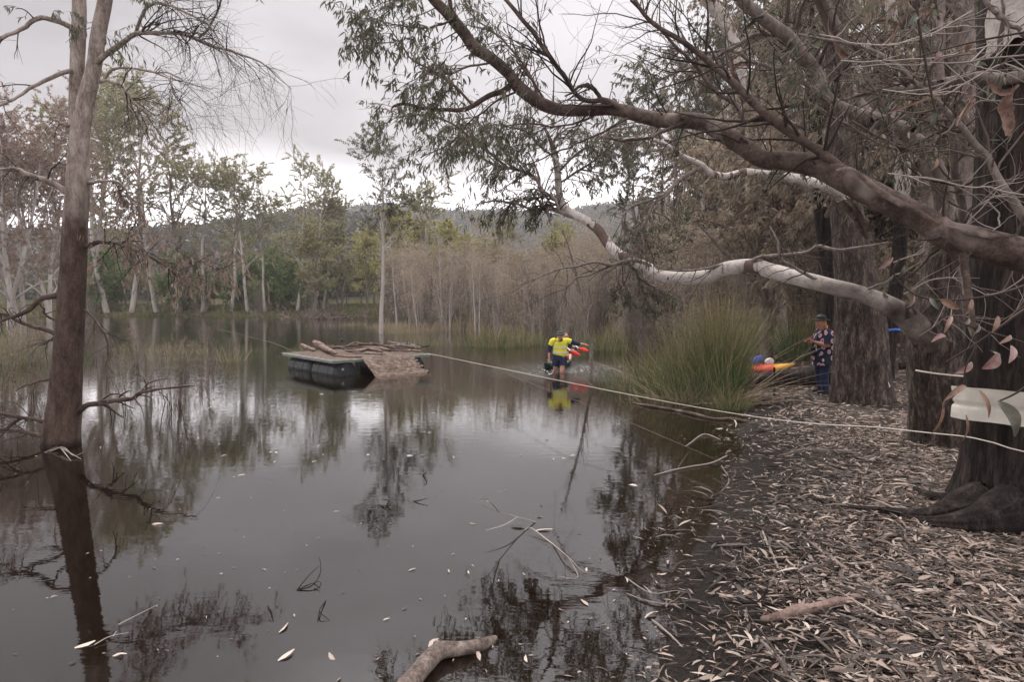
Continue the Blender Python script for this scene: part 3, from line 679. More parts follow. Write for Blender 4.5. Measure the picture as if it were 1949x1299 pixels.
# ------------------------------------------------------------------ right bank: big limb overhead
rng = np.random.default_rng(202)
gx = P(2330, 600, 4.0); gx[2] = tz(gx[0], gx[1])
root = thing('leaning_gum', 'gum whose smooth brown limb sweeps low across the view, ending high over the pond', 'tree', gx)
tk = MB()
base = np.array([[gx[0], gx[1], gx[2] - .3, .42], [gx[0], gx[1], 1.2, .33], [*P(2290, 470, 4.0), .27], [*P(2260, 200, 4.1), .2], [*P(2240, -300, 4.3), .13], [*P(2200, -700, 4.6), .07]])
trunkmesh(tk, base, 30, 60, 4, .02); part('trunk', tk, M['bark_limb'], root)
A = [(2280, 540, 84, 4.0), (2150, 530, 76, 4.2), (2040, 515, 70, 4.4), (1949, 487, 62, 4.6), (1867, 463, 58, 4.7), (1800, 445, 52, 4.8), (1767, 423, 50, 4.9), (1700, 390, 48, 5.0), (1650, 363, 47, 5.15), (1600, 337, 44, 5.3), (1550, 313, 40, 5.5), (1500, 306, 35, 5.6), (1450, 302, 33, 5.75), (1417, 281, 33, 5.85), (1373, 252, 32, 6.0), (1340, 234, 30, 6.1), (1300, 229, 29, 6.2), (1255, 228, 27, 6.3), (1217, 220, 26, 6.4), (1167, 208, 22, 6.5), (1083, 210, 22, 6.6), (1033, 198, 24, 6.7), (987, 165, 23, 6.8), (970, 142, 21, 6.85), (937, 112, 21, 6.9), (903, 90, 22, 6.95), (883, 62, 21, 7.0), (850, 24, 20, 7.05), (825, -2, 19, 7.1), (780, -60, 17, 7.1), (720, -130, 14, 7.1), (640, -220, 10, 7.0), (560, -330, 6, 6.9)]
lm = MB(); PA = limb(lm, tr(A, 150), 22, 0, 7, .09)
sa, sr2 = spawn(rng, PA[0][None, 20:130], PA[1][None, 20:130], 26, (.04, .12), (.02, .98), (50, 90), 5, .1, 0, (0, 0, .1), .35, .7); sr2[:, -1] *= .1; tubes(lm, sa, sr2, 8)
for kx, ky, kr in ((1795, 455, 10), (1912, 473, 9), (1238, 226, 6), (1035, 186, 6)):  # branch scars
    c_ = P(kx, ky, 4.62 if kx > 1700 else 6.1); Yk = c_[1]
part('limb', lm, M['bark_limb'], root)
# splitting strip of bark along the limb
def strip(mb, rows, wid, up=.02, m=0, curl=.5):
    p, _ = tr(rows, 40); T = nrm(np.gradient(p, axis=0)); s = np.linspace(0, 1, 40)
    ww = wid * np.sin(np.pi * np.clip(s * .94 + .03, 0, 1)) ** .6 * (1 + .25 * vnoise(s * 18, s * 3, 4, 2))
    n_ = nrm(np.cross(T, np.array([0, -1., 0])))
    V = []
    for j in range(5):
        a = (j / 4 - .2) * curl * 3; V.append(p + n_ * (ww * j / 4)[:, None] * math.cos(a * .3) + np.array([0, -1, 0]) * (np.sin(j / 4 * 2.2) * ww * curl)[:, None])
    V = np.array(V).transpose(1, 0, 2).reshape(-1, 3)
    i = (np.arange(39)[:, None] * 5 + np.arange(4)).ravel()
    return mb.add(V, np.stack([i, i + 1, i + 6, i + 5], 1), m)
bs_ = MB()
strip(bs_, [(1590, 322, 1, 5.2), (1620, 318, 1, 5.1), (1660, 345, 1, 5.0), (1700, 372, 1, 4.9), (1745, 395, 1, 4.8), (1790, 425, 1, 4.75)], .07)
strip(bs_, [(1800, 428, 1, 4.7), (1850, 436, 1, 4.62), (1900, 445, 1, 4.55), (1935, 446, 1, 4.5)], .05)
strip(bs_, [(1610, 372, 1, 5.2), (1632, 395, 1, 5.2), (1648, 425, 1, 5.2), (1650, 452, 1, 5.2)], .06)
part('peeling_bark', bs_, M['bark_limb'], root)
B = []
def lb(rows, Y0, Y1, wb=.015):
    br = MB(); B.append(limb(br, tr(auto(rows, Y0, Y1), 36, wb, len(B)), 9, 0, len(B) + 20)); part('branch', br, M['bark_limb'], root)
lb([(972, 162, 12), (955, 174, 11), (933, 182, 10), (900, 200, 9), (877, 209, 8), (830, 208, 7), (790, 202, 6), (767, 198, 6), (747, 203, 4), (745, 213, 2)], 6.8, 6.5)
lb([(1205, 218, 12), (1180, 205, 11), (1150, 191, 10), (1123, 193, 9), (1100, 183, 9), (1077, 150, 9), (1050, 113, 9), (1020, 73, 8), (1000, 47, 8), (963, 0, 7), (920, -60, 6), (880, -130, 4)], 6.45, 6.2)
lb([(1145, 190, 8), (1130, 168, 8), (1118, 162, 9), (1105, 165, 6), (1090, 175, 4), (1075, 183, 3)], 6.4, 6.3)
lb([(1605, 325, 20), (1553, 284, 17), (1517, 260, 16), (1473, 230, 16), (1433, 197, 14), (1400, 162, 14), (1370, 135, 12), (1335, 105, 11), (1300, 78, 10), (1250, 50, 8), (1215, 10, 7), (1190, -40, 5)], 5.3, 6.0)
lb([(1410, 262, 10), (1415, 230, 9), (1400, 200, 8), (1367, 177, 8), (1333, 140, 7), (1300, 100, 6), (1260, 60, 5), (1200, 0, 4)], 5.9, 6.3)
lb([(905, 97, 6), (896, 105, 5), (893, 112, 3)], 6.95, 6.9)
lb([(868, 45, 10), (860, 20, 9), (855, 0, 8), (850, -40, 6), (830, -100, 4)], 7.0, 6.8)
lb([(1410, 262, 7), (1435, 285, 6), (1455, 300, 5)], 5.8, 5.7)
lb([(1600, 385, 14), (1625, 410, 12), (1640, 440, 8), (1650, 455, 4)], 5.3, 5.2)
lb([(1834, 478, 14), (1838, 520, 13), (1845, 570, 12), (1852, 622, 11)], 4.72, 4.6, .004)
lb([(1300, 235, 8), (1230, 262, 6), (1190, 268, 5), (1150, 262, 4)], 6.15, 6.3)
lb([(1195, 225, 5), (1130, 260, 4), (1060, 290, 3), (1000, 315, 2)], 6.4, 6.6)
PBr, RBr = stack(B)

# foliage that hangs over the pond
sp = []
def sr(rows, Y0, Y1): sp.append(tr(auto(rows, Y0, Y1), 30, .02, len(sp)))
sr([(1033, 200, 5), (1000, 130, 5), (960, 80, 4), (905, 35, 3), (870, -10, 2)], 6.7, 7.3)
sr([(900, 200, 5), (860, 160, 5), (815, 130, 4), (780, 110, 3), (745, 60, 2), (700, 5, 1)], 6.6, 6.2)
sr([(870, 30, 5), (830, 50, 4), (780, 50, 3), (740, 45, 2), (700, 30, 1)], 7, 6.3)
sr([(1000, 170, 4), (950, 190, 4), (900, 230, 3), (860, 270, 2), (800, 300, 2)], 6.8, 6.3)
sr([(930, 120, 4), (880, 130, 4), (830, 150, 3), (780, 185, 2)], 6.9, 6.5)
sr([(855, -10, 4), (800, -30, 4), (760, 0, 3), (720, 20, 2)], 7, 6.5)
sr([(1150, 208, 4), (1110, 230, 4), (1060, 240, 3), (1010, 235, 3), (960, 240, 2)], 6.5, 6.9)
sr([(1040, 195, 4), (1010, 150, 4), (985, 110, 3), (970, 60, 2)], 6.7, 6.6)
Ps, Rs = stack(sp)
cr = MB(); tubes(cr, Ps, Rs, 6, 1)
def spray(cr, Ps, Rs, n1, n2, per, LL=(.06, .115), WW=(.012, .02), l1=(.25, .6), l2=(.12, .3), hang=.9, m=0, mt=1):
    a, ra = spawn(rng, Ps, Rs, n1, l1, (.12, 1), (25, 75), 7, .16, -.2, (0, 0, -.08), .6, .35)
    b, rb = spawn(rng, a, ra, n2, l2, (.15, 1), (25, 65), 5, .18, -.35, (0, 0, -.1), .6, .4)
    tubes(cr, a, np.maximum(ra, .0016), 4, mt); tubes(cr, b, np.maximum(rb, .001), 3, mt)
    leaves(cr, rng, b, per, LL, WW, hang, m); return a, b
spray(cr, Ps, Rs, 175, 720, 6.0)
hi = tr(auto([(780, -60, 12), (700, -120, 9), (600, -160, 6), (500, -200, 4)], 7.1, 6.2), 24); hj = tr(auto([(860, -60, 12), (900, -180, 10), (980, -300, 6), (1050, -420, 4)], 7.0, 6.2), 24); hk = tr(auto([(963, 0, 7), (1000, -120, 7), (1100, -240, 5), (1200, -330, 4)], 6.3, 5.6), 24)
Ph, Rh = stack([hi, hj, hk]); tubes(cr, Ph, Rh, 6, 1); spray(cr, Ph, Rh, 120, 480, 6, l1=(.4, .9))
part('crown', cr, [M['leaf_grey'], M['twig']], root)
tw = MB()
a, ra = spawn(rng, PBr[1:5], RBr[1:5], 90, (.3, 1.0), (.05, 1), (25, 70), 8, .13, .02, (0, 0, .1), .45, .25)
b, rb = spawn(rng, a, ra, 240, (.15, .5), (.2, 1), (25, 65), 6, .15, 0, (0, 0, .05), .55, .35)
tubes(tw, a, np.maximum(ra, .002), 5); tubes(tw, b, np.maximum(rb, .0012), 3)
a, ra = spawn(rng, *stack([PA]), 46, (.3, .8), (.1, .8), (50, 90), 8, .15, 0, (0, 0, .1), .12, .25)
tubes(tw, a, np.maximum(ra, .002), 5)
part('twig_spray', tw, M['twig_dark'], root)

# ---- middle trunk with the white limb
rng = np.random.default_rng(303)
root = thing('white_limbed_gum', 'fibrous trunk with knotted white rope, its white limb arching out over the reeds', 'tree', [XY(1792, 7.9), 7.9, .2])
tk = MB()
T2 = np.array([[*P(x_, y_, d), w_ * d / F / 2] for x_, y_, w_, d in [(1800, 900, 140, 7.9), (1796, 850, 118, 7.9), (1792, 780, 110, 7.9), (1788, 700, 108, 7.9), (1788, 640, 104, 7.9), (1794, 560, 74, 7.9), (1800, 480, 54, 7.85), (1800, 400, 42, 7.8)]])
trunkmesh(tk, T2, 44, 110, 12, .06, (.25, .35, 5, .6)); part('trunk', tk, M['bark_rough'], root)
lm = MB()
C1 = limb(lm, tr([(1800, 420, 42, 7.8), (1796, 370, 36, 7.7), (1783, 333, 33, 7.6), (1767, 293, 30, 7.5), (1740, 267, 29, 7.4), (1700, 240, 29, 7.3), (1633, 220, 27, 7.2), (1587, 200, 25, 7.1), (1563, 173, 25, 7.0), (1553, 140, 24, 7.0), (1527, 103, 23, 6.9), (1500, 70, 23, 6.8), (1473, 50, 22, 6.7), (1427, 13, 20, 6.6), (1380, -40, 16, 6.5), (1300, -120, 12, 6.4), (1200, -220, 8, 6.2)], 90), 14, 0, 3)
part('limb', lm, M['bark_grey'], root, label='brown grey limb bending up and away over the pond')
lm = MB()
Gt = limb(lm, tr([(1806, 760, 60, 8.0), (1798, 700, 62, 7.9), (1776, 655, 58, 7.8), (1745, 622, 49, 7.72), (1717, 599, 42, 7.65), (1690, 582, 37, 7.6), (1660, 568, 33, 7.6), (1627, 556, 31, 7.65), (1590, 547, 30, 7.75), (1567, 541, 29, 7.8), (1517, 529, 29, 8.1), (1467, 516, 29, 8.4), (1433, 508, 29, 8.6), (1383, 512, 28, 9.0), (1346, 527, 27, 9.3), (1300, 530, 24, 9.6), (1254, 525, 24, 9.9), (1231, 511, 24, 10.1), (1203, 499, 22, 10.3), (1175, 483, 20, 10.5), (1157, 464, 19, 10.7), (1139, 438, 18, 10.9), (1115, 419, 17, 11.1), (1092, 409, 17, 11.3), (1074, 396, 16, 11.5), (1065, 374, 14, 11.6), (1062, 342, 13, 11.6), (1060, 315, 12, 11.6), (1052, 280, 9, 11.6), (1040, 250, 6, 11.6), (1025, 225, 3, 11.6)], 130), 16, 0, 9, .09)
part('limb', lm, M['bark_white_limb'], root, label='long white limb with brown peeling patches')
B = []
def lb(rows, Y0, Y1):
    br = MB(); B.append(limb(br, tr(auto(rows, Y0, Y1), 30, .02, len(B) + 50), 8, 0, len(B) + 50)); part('branch', br, M['bark_grey'], root)
lb([(1110, 420, 7), (1068, 404, 7), (1057, 378, 7), (1035, 367, 7), (1025, 348, 6), (1014, 335, 6), (1000, 329, 6), (970, 320, 5), (935, 311, 5), (905, 290, 4), (883, 267, 3), (867, 240, 2)], 11.2, 12.2)
lb([(1075, 406, 7), (1040, 398, 6), (1010, 397, 5), (970, 385, 4), (940, 382, 3), (905, 390, 2)], 11.4, 11.8)
lb([(1048, 420, 6), (1040, 400, 5), (1030, 388, 5), (1015, 370, 3)], 11.4, 11.5)
lb([(1245, 512, 8), (1225, 500, 7), (1190, 497, 7), (1160, 505, 6), (1130, 500, 5), (1090, 508, 4), (1040, 522, 3), (985, 545, 2)], 10, 9.8)
lb([(1190, 500, 6), (1150, 510, 5), (1120, 525, 4), (1095, 530, 3), (1080, 550, 3), (1065, 580, 2), (1050, 605, 1)], 10.3, 10.2)
lb([(1425, 505, 7), (1440, 492, 7), (1480, 485, 6), (1530, 482, 7), (1560, 470, 7), (1600, 475, 6), (1640, 470, 4), (1690, 462, 3)], 8.6, 7.8)
lb([(1420, 508, 6), (1390, 503, 6), (1350, 510, 5), (1310, 515, 4), (1285, 515, 3)], 8.7, 9.5)
lb([(1560, 535, 7), (1520, 515, 6), (1485, 490, 5), (1480, 460, 4), (1465, 430, 3)], 7.8, 8)
lb([(1640, 556, 6), (1700, 530, 4), (1745, 505, 3), (1790, 480, 2)], 7.6, 7.0)
sp = []
sr([(1060, 330, 5), (1090, 300, 4), (1130, 270, 4), (1180, 245, 3), (1225, 240, 2)], 11.6, 11)
sr([(967, 320, 5), (930, 290, 5), (895, 262, 4), (860, 235, 4), (810, 220, 3), (760, 222, 2), (738, 232, 1)], 12, 11.5)
sr([(1062, 350, 4), (1110, 320, 4), (1150, 290, 3), (1170, 270, 2)], 11.6, 11.2)
sr([(1055, 300, 4), (1030, 280, 4), (1000, 250, 3), (960, 240, 2)], 11.6, 11.4)
sr([(1050, 275, 4), (1070, 250, 3), (1110, 235, 2)], 11.6, 11.6)
P2, R2 = stack(sp + B[:3]); cr = MB(); tubes(cr, P2[:5], R2[:5], 6, 1)
spray(cr, P2, R2, 210, 1000, 5.6, (.09, .165), (.017, .029), l1=(.35, .95), l2=(.18, .42))
part('crown', cr, [M['leaf_grey'], M['twig']], root)
cr = MB(); sp = []
sr([(1203, 505, 5), (1215, 530, 5), (1225, 560, 4), (1240, 590, 3)], 10.3, 10.2); sr([(1215, 530, 5), (1255, 555, 3), (1270, 575, 2)], 10.2, 10.2); sr([(1180, 515, 4), (1175, 545, 3), (1170, 570, 2)], 10.3, 10.3)
P3, R3 = stack(sp); tubes(cr, P3, R3, 5, 1); spray(cr, P3, R3, 44, 190, 6, (.06, .12), (.013, .022), (.15, .4), (.1, .25)); part('leaf_spray', cr, [M['leaf_grey'], M['twig']], root)
tw = MB(); PB2, RB2 = stack(B + [C1])
a, ra = spawn(rng, PB2, RB2, 150, (.25, .9), (.15, 1), (25, 75), 8, .15, -.03, (0, 0, .03), .4, .25)
b, rb = spawn(rng, a, ra, 330, (.12, .4), (.2, 1), (25, 65), 6, .16, -.03, (0, 0, 0), .55, .35)
tubes(tw, a, np.maximum(ra, .002), 5); tubes(tw, b, np.maximum(rb, .0012), 3); part('twig_spray', tw, M['twig_dark'], root)

# ---- stout trunk beside the woman
rng = np.random.default_rng(404)
root = thing('stout_gum', 'stout fibrous brown trunk beside the standing woman', 'tree', [XY(1642, 11.4), 11.4, .2])
tk = MB()
T1 = np.array([[*P(x_, y_, d), w_ * d / F / 2] for x_, y_, w_, d in [(1643, 800, 118, 11.4), (1642, 765, 108, 11.4), (1640, 700, 100, 11.4), (1638, 630, 92, 11.4), (1628, 540, 74, 11.4), (1614, 440, 60, 11.5), (1607, 330, 48, 11.6), (1600, 200, 44, 11.8), (1592, 60, 38, 12), (1585, -80, 32, 12.2), (1580, -260, 22, 12.5)]])
trunkmesh(tk, T1, 48, 130, 22, .05, (.3, .3, 6, 1.2)); part('trunk', tk, M['bark_rough'], root)
lm = MB(); H = limb(lm, tr([(1612, 450, 20, 11.55), (1610, 395, 22, 11.4), (1592, 362, 21, 11.1), (1550, 350, 21, 11), (1500, 338, 19, 10.8), (1450, 332, 16, 10.6), (1417, 328, 15, 10.4), (1383, 336, 14, 10.2), (1353, 330, 13, 10), (1333, 313, 11, 9.9), (1300, 298, 10, 9.8), (1260, 272, 8, 9.7), (1220, 262, 5, 9.5), (1185, 265, 3, 9.3)], 70), 12, 0, 5)
part('limb', lm, M['bark_white'], root, label='white limb reaching out behind the big brown one')
lm = MB(); H2 = limb(lm, tr([(1600, 160, 22, 11.9), (1660, 225, 20, 11.7), (1700, 255, 18, 11.5), (1740, 290, 15, 11.3)], 30), 10, 0, 5); part('branch', lm, M['bark_grey'], root); lm = MB()
H3 = limb(lm, tr([(1335, 318, 8, 9.9), (1290, 345, 8, 9.8), (1270, 370, 7, 9.7), (1245, 388, 6, 9.6), (1228, 430, 5, 9.5), (1223, 470, 3, 9.5)], 30), 8, 0, 6)
H4 = limb(lm, tr([(1280, 362, 6, 9.75), (1240, 380, 5, 9.6), (1200, 395, 4, 9.6), (1184, 418, 3, 9.5), (1190, 445, 2, 9.5), (1210, 460, 1, 9.5)], 30), 8, 0, 6)
part('branch', lm, M['bark_grey'], root)
cr = MB(); P4, R4 = stack([H, H3, H4, H2]); spray(cr, P4, np.minimum(R4, .02), 130, 500, 4, (.06, .11), (.011, .018), (.3, .9))
up_ = tr([(1590, 60, 30, 12), (1540, -40, 20, 11), (1450, -120, 14, 10), (1330, -180, 8, 9)], 24); P5, R5 = stack([up_]); tubes(cr, P5, R5, 8, 1)
spray(cr, P5, np.minimum(R5, .03), 70, 300, 6, (.08, .14), (.016, .024), (.6, 1.5))
part('crown', cr, [M['leaf_grey'], M['twig']], root)

# ---- tree wearing the blue ribbon
root = thing('ribboned_gum', 'leaning trunk with a blue ribbon tied round it, white bark higher up', 'tree', [XY(1688, 14.5), 14.5, .25])
tk = MB(); trunkmesh(tk, np.array([[*P(x_, y_, 14.5), w_ * 14.5 / F / 2] for x_, y_, w_ in [(1683, 745, 34), (1686, 715, 30), (1691, 660, 28), (1697, 615, 26), (1706, 540, 25), (1712, 470, 25), (1716, 400, 26)]]), 24, 60, 31, .03); part('trunk', tk, M['bark_dark'], root)
tk = MB(); limb(tk, tr([(1716, 402, 26, 14.5), (1718, 330, 27, 14.5), (1712, 250, 25, 14.5), (1706, 160, 23, 14.6), (1700, 60, 20, 14.8), (1690, -60, 16, 15)], 50), 16, 0, 8); part('upper_trunk', tk, M['bark_white'], root)
cr = MB(); up_ = tr([(1710, 200, 16, 14.6), (1660, 120, 12, 14), (1580, 60, 8, 13.5), (1500, 40, 5, 13)], 24); u2 = tr([(1705, 60, 16, 14.8), (1770, -20, 12, 14.5), (1840, -60, 8, 14)], 24); P5, R5 = stack([up_, u2]); tubes(cr, P5, R5, 8, 1)
spray(cr, P5, np.minimum(R5, .03), 90, 360, 8, (.1, .16), (.02, .03), (.6, 1.6)); part('crown', cr, [M['leaf_grey'], M['twig']], root)
rb_ = MB(); c_ = P(1696, 628, 14.5); a_ = np.linspace(0, 2 * math.pi, 41)
ring = np.stack([c_[0] + .19 * np.cos(a_), c_[1] + .19 * np.sin(a_), c_[2] + .012 * np.sin(a_ * 3)], 1); V = np.concatenate([ring + [0, 0, .03], ring - [0, 0, .03], ring * 1 + np.stack([-.01 * np.cos(a_), -.01 * np.sin(a_), 0 * a_ - .028], 1), ring + np.stack([-.01 * np.cos(a_), -.01 * np.sin(a_), 0 * a_ + .028], 1)]); i = np.arange(40)
rb_.add(V, np.concatenate([np.stack([i + 41 * j, i + 1 + 41 * j, i + 1 + 41 * ((j + 1) % 4), i + 41 * ((j + 1) % 4)], 1) for j in range(4)]))
tubes(rb_, np.array([c_ + [-.17, -.1, 0], c_ + [-.22, -.14, -.02], c_ + [-.25, -.12, -.01]])[None], np.array([[.012, .018, .006]]), 6)
M['blue'] = m_plain('blue_ribbon', (.05, .16, .55), .5, .4, .1)
solo('ribbon', rb_, M['blue'], 'blue ribbon tied round a leaning trunk', 'ribbon', c_)

# ---- huge dark trunk at the frame edge
rng = np.random.default_rng(505)
root = thing('old_gum', 'massive dark trunk with spreading black roots and a pale bare patch high up', 'tree', [XY(1955, 5.4), 5.4, .2])
tk = MB()
T0 = np.array([[*P(x_, y_, d), w_ * d / F / 2] for x_, y_, w_, d in [(1965, 990, 250, 5.5), (1962, 940, 225, 5.5), (1958, 860, 205, 5.5), (1955, 760, 200, 5.5), (1955, 640, 190, 5.5), (1958, 500, 180, 5.55), (1960, 350, 170, 5.6), (1962, 200, 165, 5.65), (1962, 0, 160, 5.7), (1960, -300, 140, 5.8), (1950, -700, 110, 6), (1930, -1200, 60, 6.5)]])
trunkmesh(tk, T0, 72, 200, 33, .07, (.3, .5, 5, 2.2), lumps=.1); part('trunk', tk, M['bark_dark'], root)
rt = MB()
for rows in ([(1870, 940, 90, 5.3), (1810, 950, 62, 5.15), (1760, 955, 34, 5.15), (1700, 948, 22, 5.3), (1620, 936, 14, 5.5), (1540, 916, 8, 5.9)], [(1880, 900, 80, 5.35), (1830, 920, 40, 5.5), (1780, 925, 24, 5.7), (1740, 925, 12, 6.0)], [(1930, 990, 120, 5.0), (1860, 975, 70, 4.9), (1800, 972, 40, 4.95), (1750, 962, 16, 5.1)]):
    p, r = tr(rows, 50)
    p[:, 2] = np.maximum(terrain(p[:, 0], p[:, 1]) + r * .35, -9); trunkmesh(rt, np.c_[p, r], 44, 100, len(rows), .14, lumps=.13, fine=20)
part('root', rt, M['bark_dark'], root)
pt = MB()  # bare pale wood where the bark has fallen
c0 = catmull(T0, 200)
def patch(mb, z0, z1, a0, a1, off, ragged=.12, seed=1):
    n, k = 30, 24; zz_ = np.linspace(0, 1, n); aa = np.linspace(0, 1, k); Aq, Zq = np.meshgrid(aa, zz_)
    zc = z0 + (z1 - z0) * (Zq + ragged * vnoise(Aq * 7, Zq * 1.5, seed, 3) * np.where(np.abs(Zq - .5) > .4, 1, .2))
    ang = a0 + (a1 - a0) * (Aq + ragged * .6 * vnoise(Zq * 9, Aq, seed + 2, 3) * np.where(np.abs(Aq - .5) > .4, 1, .3)) + (Zq - .5) * .15
    cx = np.interp(zc, c0[:, 2], c0[:, 0]); cy = np.interp(zc, c0[:, 2], c0[:, 1]); rr_ = np.interp(zc, c0[:, 2], c0[:, 3]) * 1.0 + off
    V = np.stack([cx + rr_ * np.cos(ang), cy + rr_ * np.sin(ang), zc], -1).reshape(-1, 3)
    i = (np.arange(n - 1)[:, None] * k + np.arange(k - 1)).ravel(); return mb.add(V, np.stack([i, i + 1, i + k + 1, i + k], 1))
patch(pt, P(1900, 75, 5.3)[2], P(1900, -60, 5.3)[2], math.radians(188), math.radians(242), .055); part('bare_patch', pt, M['bark_white'], root, label='pale bare wood where bark has peeled off')
B = []
def lb(rows, Y0, Y1):
    br = MB(); B.append(limb(br, tr(auto(rows, Y0, Y1), 36, .02, len(B) + 80), 9, 0, len(B) + 80)); part('branch', br, M['bark_grey'], root)
lb([(1960, 148, 24), (1890, 150, 22), (1833, 147, 18), (1783, 157, 14), (1717, 167, 10), (1667, 172, 8), (1607, 190, 5)], 5.4, 5.6)
lb([(1790, 155, 13), (1789, 110, 12), (1790, 60, 12), (1788, 0, 11), (1780, -80, 8)], 5.3, 5.4)
lb([(1870, -10, 9), (1900, 30, 8), (1930, 50, 8), (1960, 75, 7)], 4.9, 4.8)
lb([(1960, 430, 16), (1905, 350, 14), (1880, 300, 12), (1835, 250, 12), (1790, 195, 10), (1740, 150, 9), (1680, 105, 7), (1600, 80, 5), (1520, 65, 4)], 5.0, 5.3)
lb([(1840, 560, 14), (1830, 430, 14), (1820, 330, 15), (1808, 230, 13), (1800, 150, 10)], 6.4, 6.3)
lb([(1800, -10, 7), (1780, 20, 6), (1765, 40, 5), (1750, 10, 4), (1740, -30, 4)], 5.4, 5.5)
lb([(1583, 193, 8), (1533, 160, 8), (1500, 137, 7), (1440, 120, 7), (1393, 97, 6), (1330, 100, 5), (1270, 95, 3)], 6.9, 7.2)
lb([(1500, 68, 8), (1440, 67, 7), (1393, 90, 7), (1353, 113, 6), (1300, 132, 5), (1240, 160, 3)], 6.8, 7.0)
lb([(1620, 230, 6), (1700, 275, 6), (1740, 290, 5), (1690, 280, 5), (1600, 230, 4), (1500, 175, 3), (1460, 160, 2)], 6.5, 6.6)
cr = MB(); Pq, Rq = stack(B); spray(cr, Pq[[0, 3, 5, 6, 7, 8]], np.minimum(Rq[[0, 3, 5, 6, 7, 8]], .02), 100, 380, 4, (.06, .12), (.012, .02), (.3, .9)); part('crown', cr, [M['leaf_grey'], M['twig']], root)
tw = MB(); Pq, Rq = stack(B)
a, ra = spawn(rng, Pq, Rq, 170, (.3, 1.1), (.1, 1), (20, 75), 8, .14, 0, (0, 0, 0), .4, .25)
b, rb = spawn(rng, a, ra, 380, (.15, .5), (.2, 1), (25, 65), 6, .16, 0, (0, 0, 0), .55, .35)
tubes(tw, a, np.maximum(ra, .0018), 5); tubes(tw, b, np.maximum(rb, .0011), 3)
part('twig_spray', tw, M['twig'], root)
tw = MB()
wires = [[(1600, 115, 3), (1700, 118, 3), (1800, 104, 3), (1870, 90, 3), (1960, 84, 3)], [(1620, 128, 3), (1760, 122, 3), (1850, 117, 4), (1960, 104, 4)], [(1680, 170, 3), (1790, 180, 3), (1850, 150, 3), (1905, 122, 3), (1960, 140, 3)], [(1560, 65, 3), (1650, 85, 3), (1750, 75, 3), (1850, 20, 3)], [(1690, 330, 3), (1800, 345, 3), (1880, 360, 3), (1960, 372, 3)], [(1780, 265, 3), (1820, 235, 4), (1850, 200, 4), (1880, 190, 3)], [(1850, 400, 3), (1880, 385, 4), (1905, 420, 4), (1890, 440, 3)], [(1700, 500, 3), (1780, 470, 4), (1830, 440, 3), (1900, 360, 2)], [(1750, 640, 3), (1820, 600, 3), (1900, 620, 3), (1960, 560, 3)], [(1720, 560, 3), (1800, 530, 3), (1890, 560, 3), (1960, 520, 3)]]
W_ = [tr(auto(r_, 4.3 + .1 * i, 4.0 + .1 * i), 24, .02, i) for i, r_ in enumerate(wires)]
Pw, Rw = stack(W_); tubes(tw, Pw, Rw * .8, 5)
a, ra = spawn(rng, Pw, Rw, 90, (.15, .6), (.05, 1), (20, 70), 7, .15, 0, (0, 0, 0), .7, .3); tubes(tw, a, np.maximum(ra, .0011), 4)
part('twig_spray', tw, M['twig_pale'], root)
# curled bark ribbons and dead leaves caught in the twigs
M['bark_peel'] = m_bark('bark_peel', (.08, .048, .036), (.16, .10, .078), (.28, .2, .16), 12, (1, 1, 1), bs=.3)
def ribbonpiece(mb, rows, wid, seed):
    p, _ = tr(rows, 26); r = np.random.default_rng(seed); T = nrm(np.gradient(p, axis=0)); s = np.linspace(0, 1, 26)
    tw_ = s * r.uniform(-1.2, 1.2) + r.uniform(-.3, .3); n0 = nrm(np.cross(T, np.array([0, -1., 0]))); n1_ = np.cross(T, n0)
    ww = wid * (.35 + .65 * np.sin(np.pi * s) ** .8) * (1 + .3 * vnoise(s * 12, s, seed, 2))
    nn_ = n0 * np.cos(tw_)[:, None] + n1_ * np.sin(tw_)[:, None]; b_ = np.cross(T, nn_)
    V = np.stack([p + nn_ * (ww * x)[:, None] + b_ * (ww * (.5 - 2 * x * x))[:, None] for x in (-.5, -.25, 0, .25, .5)], 1).reshape(-1, 3)
    i = (np.arange(25)[:, None] * 5 + np.arange(4)).ravel(); mb.add(V, np.stack([i, i + 1, i + 6, i + 5], 1))
for i, (rows, wd) in enumerate([
    ([(1880, 155, 1, 3.8), (1905, 175, 1, 3.8), (1925, 172, 1, 3.8), (1940, 160, 1, 3.8)], .07), ([(1925, 175, 1, 3.8), (1915, 200, 1, 3.8), (1920, 235, 1, 3.8), (1918, 258, 1, 3.8)], .12),
    ([(1840, 170, 1, 3.7), (1850, 190, 1, 3.7), (1835, 215, 1, 3.7), (1822, 240, 1, 3.7)], .05), ([(1690, 215, 1, 4.4), (1730, 200, 1, 4.4), (1775, 185, 1, 4.3), (1795, 178, 1, 4.3)], .04),
    ([(1385, 145, 1, 6.2), (1410, 120, 1, 6.2), (1430, 130, 1, 6.2)], .06), ([(1390, 100, 1, 6.1), (1395, 140, 1, 6.1), (1410, 160, 1, 6.1)], .07),
    ([(1750, 25, 1, 5.2), (1772, 20, 1, 5.2), (1778, 45, 1, 5.2)], .09), ([(1660, 45, 1, 5.5), (1690, 40, 1, 5.5), (1705, 55, 1, 5.5), (1690, 85, 1, 5.5)], .06), ([(1670, 70, 1, 5.6), (1680, 110, 1, 5.6), (1690, 170, 1, 5.6)], .09), ([(1580, 60, 1, 5.8), (1600, 100, 1, 5.8), (1620, 110, 1, 5.8)], .08)]):
    bk = MB(); ribbonpiece(bk, rows, wd * .62, i); part('bark_ribbon', bk, M['bark_peel'], root)

